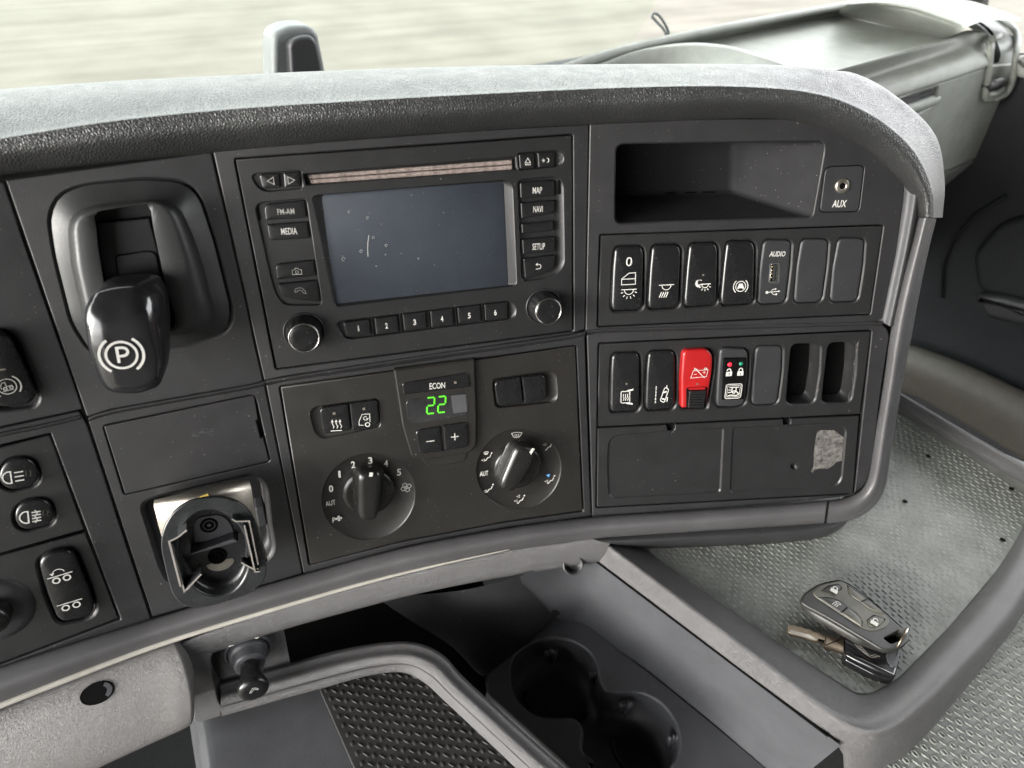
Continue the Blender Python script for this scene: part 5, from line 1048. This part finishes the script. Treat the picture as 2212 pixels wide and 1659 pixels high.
C2 = [(1295, 1176), (1468, 1308), (1655, 1450), (1782, 1548), (1868, 1592), (1930, 1582), (1985, 1540), (2042, 1488), (2090, 1436), (2148, 1375), (2192, 1320), (2245, 1230), (2320, 1100)]
O_ = [(1290, 1213), (1461, 1342), (1640, 1477), (1790, 1590), (1862, 1668), (1940, 1640), (2002, 1582), (2054, 1522), (2098, 1470), (2152, 1404), (2198, 1345), (2252, 1255), (2330, 1120)]
oz = [.458, .458, .458, .462, .49, .488, .482, .478, .476, .474, .472, .47, .47]
RM = [[H(x, y, MZ)-UP*.003 for x, y in I_], [H(x, y, MZ-.001) for x, y in I_], [H(x, y, .445) for x, y in C1], [H(x, y, .4425) for x, y in mid(C1, C2, .5)], [H(x, y, .4455) for x, y in C2], [H(*O_[i], oz[i]) for i in range(len(O_))], [H(*O_[i], oz[i])+(LX*.008-UP*.003 if i < 4 else -UP*.03) for i in range(len(O_))]]
mk('rim', rails(RM, 6, 4), 'console', tr)
mk('rim_seam', tube(cr([H(x-1, y+1, .4572) for x, y in O_[:4]], 6), .0007, 6), 'deep', tr)
# far lip
L0 = [(1870, 845), (1945, 890), (2080, 970), (2212, 1046), (2300, 1096)]; 
zt = .425
mb = rails([[H(x, y, MZ)+UP*.0 for x, y in L0], [H(x, y-4, .449) for x, y in L0], [H(x, y-22, .436) for x, y in L0], [H(x, y-33, zt) for x, y in L0], [H(x, y-40, zt) for x, y in L0], [H(x, y-42, zt+.03) for x, y in L0]], 4, 3)
mk('far_lip', mb, 'trim', tr)
for x, y in ((2005, 985), (1955, 1083), (2166, 1166), (2185, 1056)):
    P = H(x, y, MZ-.0009); mk('drain_hole', lathe(P, UP, [(.0, .0022), (.0002, .0018), (.0001, .0001)], 16), 'deep', tr, wn=False)
# far side mat to the lower right
lm = thing('floor_mat', 'pale patterned rubber mat outside the tray rim, bottom right corner', 'mat', H(2100, 1560, .49))
lmp = [(1850, 1760), (1885, 1640), (1960, 1575), (2060, 1470), (2160, 1340), (2240, 1220), (2500, 1130), (2500, 1800)]
mk('mat_sheet', solid(HP(.49), lmp, -.004, 0, .001, 1), 'mat', lm)
tread('raised_tread', HP(.49), [(1860, 1740), (1885, 1640), (1960, 1575), (2060, 1475), (2160, 1345), (2240, 1230), (2330, 1190), (2330, 1760)], .0046, .0086, lm, 'mat', h=.0007, dot=(.0017, .0028), dw=.0014, dl=.36, ang=.25, yaw=-.1, ring=True)

# ================================================================== KEYS
kf = thing('key_fob', 'dusty grey key fob with padlock buttons, lying on the tray mat', 'key fob', H(*ZD((850, 600)), MZ))
KT = MZ-.0168; A_ = lambda pts: [ZD(p[:2])+((p[2]*ZD.k,) if len(p) > 2 else ()) for p in pts]
fo = A_([(275, 420, 60), (310, 350, 60), (480, 235, 60), (715, 186, 40), (860, 255, 80), (1200, 530, 80), (1370, 690, 40), (1478, 760, 40), (1495, 840, 50), (1420, 925, 60), (1290, 975, 60), (1180, 960, 40), (1000, 850, 60), (560, 590, 60), (330, 470, 60)])
lowp = A_([(270, 450), (300, 380), (470, 265), (700, 215), (860, 290), (1200, 560), (1370, 720), (1470, 790), (1485, 860), (1410, 945), (1290, 990), (1190, 1005), (900, 900), (480, 660), (300, 540)])
hole_k = rp(A_([(1195, 835, 20), (1375, 742, 14), (1412, 790, 20), (1405, 850, 20), (1280, 900, 20)]), 2, 3)
kh = HP(KT); kpo = rp(fo, 8, 4)
# body: top panel with the ring hole, wall down to the lower outline
mb = panel(kh, kpo, [(hole_k, .012, .0006, None, False)], 0, .0035, .0013, seg=3)
kcn = ZD((800, 560)); mb.loft([ring_px(HP(KT+.0034), kpo, 0, 64, 0, kcn), ring_px(HP(KT+.0075), grow2(lowp, 1.0), 0, 64, 4, kcn), ring_px(HP(KT+.0105), grow2(lowp, .93), 0, 64, 4, kcn)][::-1], cap0=True)
mk('fob_body', mb, 'fob', kf)
fpn = rp(A_([(408, 335, 40), (500, 250, 40), (722, 200, 20), (790, 238, 30), (1215, 570, 30), (1276, 645, 30), (1235, 715, 40), (1085, 762, 40), (960, 712, 30), (740, 570, 60), (470, 390, 30)]), 5)
fpl = mk('keypad', solid(kh, fpn, -.001, .0007, .0005, 2), 'fobface', kf)
for lab, pts in (('dark lock button', [(510, 315, 30), (590, 255, 20), (700, 235, 20), (742, 290, 40), (660, 335, 40)]), ('dark light button', [(485, 385, 20), (600, 388, 60), (700, 415, 50), (795, 490, 4), (730, 545, 4)]), ('worn button', [(805, 496, 4), (900, 560, 50), (965, 650, 40), (960, 705, 20), (740, 553, 4)]),
                 ('worn button', [(800, 250, 30), (900, 320, 60), (1010, 400, 4), (945, 428, 4), (820, 350, 60)]), ('worn button', [(1018, 406, 4), (1120, 480, 50), (1210, 568, 20), (1060, 520, 60), (955, 436, 4)]), ('unlock button', [(1015, 640, 30), (1090, 580, 40), (1222, 628, 30), (1140, 710, 40), (1050, 712, 40)])):
    mk('key_button', solid(kh, rp(A_(pts), 2), .0, .0014, .0005, 2, crown=.0002), 'fob' if 'dark' in lab else 'fobface', kf, label=lab)
    mk('button_seam', solid(kh, rp(grow2([q_[:2] for q_ in A_(pts)], 1.07), 3), .0, .0008, .0001, 1), 'deep', kf)
lk = lambda op: [('p', [(-.8, -1), (.8, -1), (.8, .1), (-.8, .1)]), ('l', [(-.45, .1), (-.45, .5)]+arcp(0, .5, .45, 180, 0, 8)+([(.45, .1)] if not op else []), .24)]
ic(kh, ZD, 660, 300, 74, lk(0), .0020, kf, slope=.55); ic(kh, ZD, 1105, 655, 78, lk(1), .0020, kf, slope=.55)
ic(kh, ZD, 680, 460, 76, [('o', arcp(.2, .35, .6, 0, 180, 10, .5), .12)]+[('l', [(x, .15), (x-.25, -.9)], .16) for x in (-.5, 0, .45)], .0020, kf, slope=.55)
# key ring
Pc = H(*ZD((1392, 850)), KT+.001); ea = nz(H(*ZD((1462, 720)), KT)-H(*ZD((1325, 985)), KT)); pth = [Pc+ea*.0085*math.cos(t)+UP*.0085*math.sin(t) for t in np.linspace(0, 2*math.pi, 33)]
rg = thing('key_ring', 'small worn metal split ring joining the fob and key', 'key ring', Pc-UP*.009)
mk('ring', tube(pth, .0007, 8, cap=False), 'brass', rg); mk('ring', tube([p+LX*.0014 for p in pth], .0007, 8, cap=False), 'chrome', rg)
# key
ky = thing('key', 'worn metal key with black plastic bow half under the fob', 'key', H(*ZD((900, 950)), MZ))
kz = HP(MZ-.006)
bow = rp(A_([(762, 860, 10), (770, 830, 20), (900, 830, 20), (1200, 960, 40), (1370, 950, 20), (1384, 1010, 30), (1360, 1170, 30), (1330, 1270, 40), (1270, 1290, 40), (1100, 1240, 40), (770, 1070, 30)]), 6)
kb = mk('bow', solid(kz, bow, -.006, .001, .002, 3), 'gloss', ky)
mk('bow_ridge', tube([H(*ZD(p), MZ-.0065) for p in ((790, 1020), (950, 1095), (1130, 1180), (1310, 1250))], [.0012, .0026, .0026, .0012], 10), 'gloss', ky)
mk('bow_step', solid(kz, rp(A_([(1230, 1000, 20), (1370, 960, 10), (1375, 1050, 30), (1345, 1160, 20), (1280, 1150, 20), (1245, 1080, 20)]), 3), .001, .0022, .0006, 2), 'cup', ky)
mk('shoulder', solid(kz, rp(A_([(560, 800, 12), (765, 832, 4), (765, 985, 4), (545, 920, 4), (555, 870, 4)]), 2), -.002, .0016, .0008, 2), 'brass', ky)
bld = A_([(140, 700), (185, 690), (300, 715), (345, 735), (380, 728), (430, 765), (480, 768), (520, 795), (565, 800), (560, 895), (475, 868), (440, 868), (250, 812), (138, 775)])
mk('blade', solid(kz, bld, -.0012, .0008, .0002, 2), 'brass', ky)
mk('blade_groove', solid(kz, A_([(165, 742), (390, 800), (455, 850), (430, 858), (360, 832), (160, 775)]), 0, .0011, .0002, 1), 'steel', ky)
mk('blade_cut', solid(kz, A_([(480, 838), (552, 858), (545, 884), (476, 862)]), 0, .0013, .0002, 1), 'deep', ky)
# a few loose fibres caught under the fob
for k in range(3):
    q0_ = [(880+30*k, 900+8*k), (960+40*k, 980+20*k), (1070+20*k, 1050-15*k), (1160, 1030+8*k)]; mk('fibre', tube(cr([H(*ZD(p), MZ-.0085) for p in q0_], 5), .00015, 5), 'edge', ky)

# ================================================================== POWER PLUG
P0 = FB.pt(*ZK((1205, 420)), -.012); P1 = FB.pt(*ZK((1305, 1075)), .022); axd = P1-P0; Lp = np.linalg.norm(axd)
pg = thing('power_plug', 'black socket plug with flared knob in the console recess', 'plug', P0-UP*.01)
mk('socket_ring', lathe(P0-nz(axd)*.004, axd, [(-.002, .0165), (.004, .0165), (.0055, .0158), (.0058, .0145), (.004, .0138), (.0035, .011)], 48, cap=False), 'cup', pg, wn=False)
mk('plug_collar', lathe(P0, axd, [(-.004, .0138), (.004, .0135), (.0055, .0128), (.0058, .0118), (.0065, .0112), (.012, .0108), (.0135, .0102), (.0138, .0085)], 48), 'cup', pg, wn=False)
mk('plug_grip', lathe(P0, axd, [(.01, .0072), (Lp*.42, .0068), (Lp*.62, .0072), (Lp*.78, .0085), (Lp*.9, .0102), (Lp*.97, .0104), (Lp*1.02, .0096), (Lp*1.05, .0075), (Lp*1.055, .004), (Lp*1.055, .0001)], 40), 'rocker', pg, wn=False)
tip = P0+nz(axd)*(Lp*1.057); plk = Plane(tip, FB.x, nz(axd)); 
icon(plk, *ZK((1310, 1082)), 90*ZK.k, [('o', [(-.9, -.8), (-.45, .8), (.3, .8), (1, .25), (.9, -.05), (.2, .35), (-.1, .3), (-.5, -.8)], .14)], .0002, pg, slope=-.15)
for a, b in (((885, 360), (975, 330)), ((1325, 222), (1395, 205))):
    mb = MB(); mb.add([FB.pt(*ZK((x, y)), -.0025) for x, y in ((a[0]-5, a[1]-10), (b[0]+2, b[1]-6), (b[0]-12, b[1]+14), (a[0]+12, a[1]+6))], [(3, 2, 1, 0)]); mk('print_mark', mb, 'white', pg, smooth=False)

# ================================================================== PASSENGER SIDE
def TYp(y): return Plane(T(0, y, 0), LX, -LY)
def TY(px, py, y): return TYp(y).pt(px, py)
pd = thing('passenger_dash', 'sunlit pale grey passenger dashboard with shelf, vent and grab handle', 'dashboard', TY(1950, 300, .45)-UP*.1)
bkp = [(1150, 175), (1300, 122), (1430, 90), (1560, 62), (1700, 36), (1840, 10), (1960, -8), (2040, -20)]
ifl = [(1180, 190), (1330, 140), (1455, 105), (1590, 76), (1730, 45), (1850, 22), (1975, 0), (2060, -5)]
PB = [[H(x, y, .186)-UP*.1+LY*.05 for x, y in bkp], [H(x, y, .188) for x, y in bkp], [H(x, y+5, .186) for x, y in bkp], [H(x, y, .2) for x, y in ifl]]
mk('rear_lip', rails(PB, 5, 3), 'pdash', pd)
mb = MB(); mb.add([H(1100, 260, .2), H(1799, 152, .2), H(1926, 116, .2), H(2040, 84, .2), H(2075, 66, .2), H(2062, 30, .2), H(2040, -10, .2), H(1900, 0, .2), H(1730, 40, .2), H(1450, 104, .2), H(1180, 186, .2)], [tuple(range(11))])
mk('shelf_floor', mb, 'pdash', pd, smooth=False)
# raised side wall of the shelf
wt = ZB((1320, 38), (1480, 30), (1640, 48), (1780, 90), (1880, 128), (1908, 150)); wb = ZB((1290, 72), (1420, 100), (1560, 135), (1690, 160), (1790, 186), (1835, 190))
mk('shelf_wall', rails([[H(x, y-6, .165)+LX*.01 for x, y in wt], [H(x, y, .166) for x, y in wt], [H(x, y, .183) for x, y in mid(wt, wb, .55)], [H(x, y, .1995) for x, y in wb]], 5, 3), 'pdash', pd)
wt2 = [(x, y) for x, y in ZH((0, 40), (250, 60), (520, 110), (760, 190), (930, 270), (965, 320), (900, 360))]
mk('shelf_shoulder', rails([[H(x, y, .1655) for x, y in wt], [H(x+14, y-9, .160) for x, y in wt], [H(x+60, y-22, .165) for x, y in wt], [H(x+130, y-20, .2) for x, y in wt]], 5, 3), 'pdash', pd)
# front roll and face
f0 = [(1650, 194), (1799, 151), (1926, 115), (2045, 81), (2085, 66), (2130, 66)]; f2 = [(1700, 296), (1850, 240), (1960, 200), (2070, 164), (2110, 150), (2140, 139)]
F_ = [[H(x, y, .2) for x, y in f0], [H(x, y+5, .197) for x, y in f0], [TY(x, y, .47) for x, y in mid(f0, f2, .35)], [TY(x, y, .45) for x, y in mid(f0, f2, .65)], [TY(x, y, .442) for x, y in f2], [TY(x, y+1.5, .45) for x, y in f2]]
mk('front_roll', rails(F_, 4, 4), 'pdash', pd)
PF = TYp(.445)
face = [(1700, 299), (1850, 243), (1960, 203), (2070, 167), (2140, 142), (2215, 135), (2192, 172), (2179, 215), (2134, 324), (2110, 341), (1985, 397), (1880, 440), (1700, 500)]
hrec = rp([(1870, 246), (2023, 184), (2027, 186, 4), (2020, 226, 10), (1985, 245, 6), (1870, 300)], 2, 3)
mk('face_panel', panel(PF, face, [(hrec, .018, .002, None, True)], 0, .004, .002), 'pdash', pd)
mk('handle_bar', tube([PF.pt(*p, -.006) for p in ZB((1560, 545), (1640, 535), (1720, 508), (1770, 488), (1785, 470))], [.006, .0075, .008, .008, .005], 12), 'pdash', pd)
mk('handle_plate', solid(PF, rp(ZB((1545, 492), (1772, 402), (1766, 468), (1560, 545)), 1), -.02, -.003, .001, 2), 'trim', pd)
bx = ZB((1732, 462)); 
for k, (s, dy) in enumerate((('SRS', -9), ('AIRBAG', 14))): pass
mk('embossed_mark', solid(PF, ZB((1700, 456), (1758, 438), (1760, 452), (1703, 470)), -.004, -.0026, .0002, 1), 'blank', pd); mk('embossed_mark', solid(PF, ZB((1700, 476), (1762, 456), (1763, 466), (1703, 486)), -.004, -.0026, .0002, 1), 'blank', pd)
# lower curved edge of the face
lw = [(1860, 446), (1985, 397), (2060, 363), (2108, 341)]
mk('lower_edge', rails([[PF.pt(x, y-2, .001) for x, y in lw], [PF.pt(x, y+3, -.004) for x, y in lw], [PF.pt(x, y+6, -.001) for x, y in lw], [PF.pt(x-8, y+38, -.03) for x, y in lw], [PF.pt(x-14, y+80, -.09) for x, y in lw]], 4, 3), 'pdash', pd)
# side vent: a frame that wraps over the top and down the face
vt = [(1300, 1090, .44), (1222, 1080, .44), (1245, 880, .442), (1268, 640, .445), (1272, 500, .45), (1235, 420, .47), (1120, 310, .51), (960, 210, .56), (800, 150, .6), (730, 110, .63), (800, 75, .65), (920, 52, .66), (1080, 62, .65), (1250, 130, .6), (1420, 220, .55), (1540, 330, .5), (1580, 450, .46), (1560, 600, .44), (1540, 800, .435), (1500, 950, .435), (1440, 1040, .435), (1340, 1085, .438)]
fpth = cr([TY(*ZH((a, b)), c) for a, b, c in vt], 4, True); fpth.append(fpth[0])
mk('vent_frame', tube(fpth, .0042, 8, cap=False), 'pdash', pd)
mk('vent_mouth', rails([[TY(*ZH(p[:2]), p[2]+.012) for p in ((1240, 1060, .44), (1275, 650, .445), (1262, 480, .46), (1120, 330, .52), (960, 220, .57), (830, 150, .62))], [TY(*ZH(p[:2]), p[2]+.012) for p in ((1400, 1060, .435), (1530, 800, .435), (1560, 480, .45), (1400, 250, .54), (1220, 140, .6), (1000, 75, .65))]], 4, 1), 'pdash', pd)
mk('vent_gap', rails([[TY(*ZH(p[:2]), p[2]+.008) for p in ((1320, 700, .445), (1322, 560, .447), (1325, 460, .455), (1270, 370, .47), (1150, 265, .52), (1000, 195, .56))], [TY(*ZH(p[:2]), p[2]+.008) for p in ((1370, 690, .445), (1390, 590, .447), (1350, 460, .455), (1290, 340, .47), (1180, 250, .52), (1050, 190, .56))]], 4, 1), 'deep', pd)
mk('vent_fin', tube([TY(*ZH(p[:2]), p[2]) for p in ((1290, 430, .45), (1330, 420, .45), (1375, 400, .45))], .004, 8), 'pdash', pd)
mk('vent_wheel', tube([TY(*ZH(p[:2]), p[2]) for p in ((1270, 940, .437), (1330, 925, .435), (1400, 900, .435))], .005, 10), 'trim', pd)
mk('wheel_well', solid(TYp(.437), rp(ZH((1255, 960), (1430, 880), (1430, 980), (1270, 1030)), 3), -.01, .001, .001, 1), 'blank', pd)
mk('well_lip', tube([TY(*ZH(p[:2]), p[2]) for p in ((1260, 1045, .437), (1340, 1035, .435), (1420, 985, .435))], .0035, 8), 'pdash', pd)
# curved line of the defroster cover on the far left of the passenger dash
arc_ = [(1290, 135, .196), (1380, 105, .192), (1480, 92, .19), (1570, 98, .19), (1640, 118, .193), (1710, 142, .198)]
Da = [[H(x, y, z) for x, y, z in arc_], [H(x, y+3, z-.006) for x, y, z in arc_], [H(x-6, y+12, z-.004) for x, y, z in arc_], [H(x-60, y+50, .2) for x, y, z in arc_]]
mk('defroster_cover', rails(Da, 5, 3), 'pdash', pd)
# door behind
XD = 1.09; PDr = Plane(T(XD, 0, 0), LY*-1, LX*-1)
dr = thing('passenger_door', 'dark passenger door panel with a beige lower pocket behind the dashboard', 'door', PDr.pt(2100, 600))
mk('door_panel', solid(PDr, [(1900, 240), (2195, 150), (2500, 120), (2500, 1200), (1800, 1200)], -.03, 0, .004, 2), 'door', dr)
mk('armrest', solid(PDr, rp(ZC((500, 430), (620, 300), (900, 240), (900, 690), (640, 620), (520, 590)), 20), 0, .02, .012, 4), 'door', dr)
mk('armrest', solid(PDr, rp(ZC((505, 600), (640, 610), (900, 680), (900, 780), (560, 700)), 12), 0, .035, .01, 4), 'blank', dr)
mk('pocket_edge', tube([PDr.pt(*p, .006) for p in ZC((375, 610), (380, 480), (420, 380), (520, 270), (650, 190))], .0025, 8), 'door', dr)
sb = ZC((180, 800), (300, 830), (500, 905), (722, 1010), (950, 1120)); sb2 = ZC((170, 985), (280, 1020), (480, 1130), (722, 1275), (950, 1420))
mk('lower_pocket', rails([[PDr.pt(x, y, 0) for x, y in sb], [PDr.pt(x, y, .03) for x, y in sb], [PDr.pt(x, y, .05) for x, y in mid(sb, sb2, .5)], [PDr.pt(x, y, .03) for x, y in sb2], [PDr.pt(x, y, 0) for x, y in sb2]], 4, 3), 'beige', dr)
mk('door_top', solid(PDr, rp(ZH((1545, 640), (1660, 630), (1800, 650), (1800, 860), (1640, 880), (1545, 850)), 6), 0, .04, .006, 3), 'pdash', dr)
mk('door_top_groove', solid(PDr, ZH((1590, 590), (1800, 580), (1800, 600), (1590, 612)), 0, .045, .001, 1), 'blank', dr)
pl_ = thing('pillar', 'dark windscreen pillar at the top right corner', 'pillar', TY(2100, 10, .78))
mk('post', tube([TY(2092, 18, .82), TY(2100, -60, .8), TY(2120, -300, .72)], [.035, .034, .03], 12), 'outdark', pl_)
# ================================================================== THINGS BY THE WINDSCREEN
sn = thing('mirror_housing', 'rounded grey housing with black insert standing beyond the dashboard top', 'housing', TY(648, 160, .78)-UP*.02)
so_ = rp(ZA((1178, 400), (1178, 200, 20), (1182, 145, 40), (1250, 112, 30), (1340, 112, 30), (1375, 140, 25), (1400, 260, 20), (1425, 400)), 10)
PS = TYp(.78); mk('housing', solid(PS, so_, -.03, 0, .006, 4), 'outgrey', sn)
mk('insert', solid(PS, rp(ZA((1262, 400), (1250, 185, 12), (1290, 158, 14), (1350, 155, 14), (1372, 185, 12), (1415, 400)), 6), 0, .012, .004, 3), 'outdark', sn)
wr = thing('wire_loop', 'bent clear wire loop standing on the passenger shelf edge', 'wire', TY(1440, 90, .62))
mk('loop', tube(cr([TY(*p, .62) for p in ZB((455, 195), (440, 150), (405, 110), (380, 82), (388, 66), (410, 72), (435, 105), (458, 150), (462, 195))], 5), .0016, 8), 'outgrey', wr)
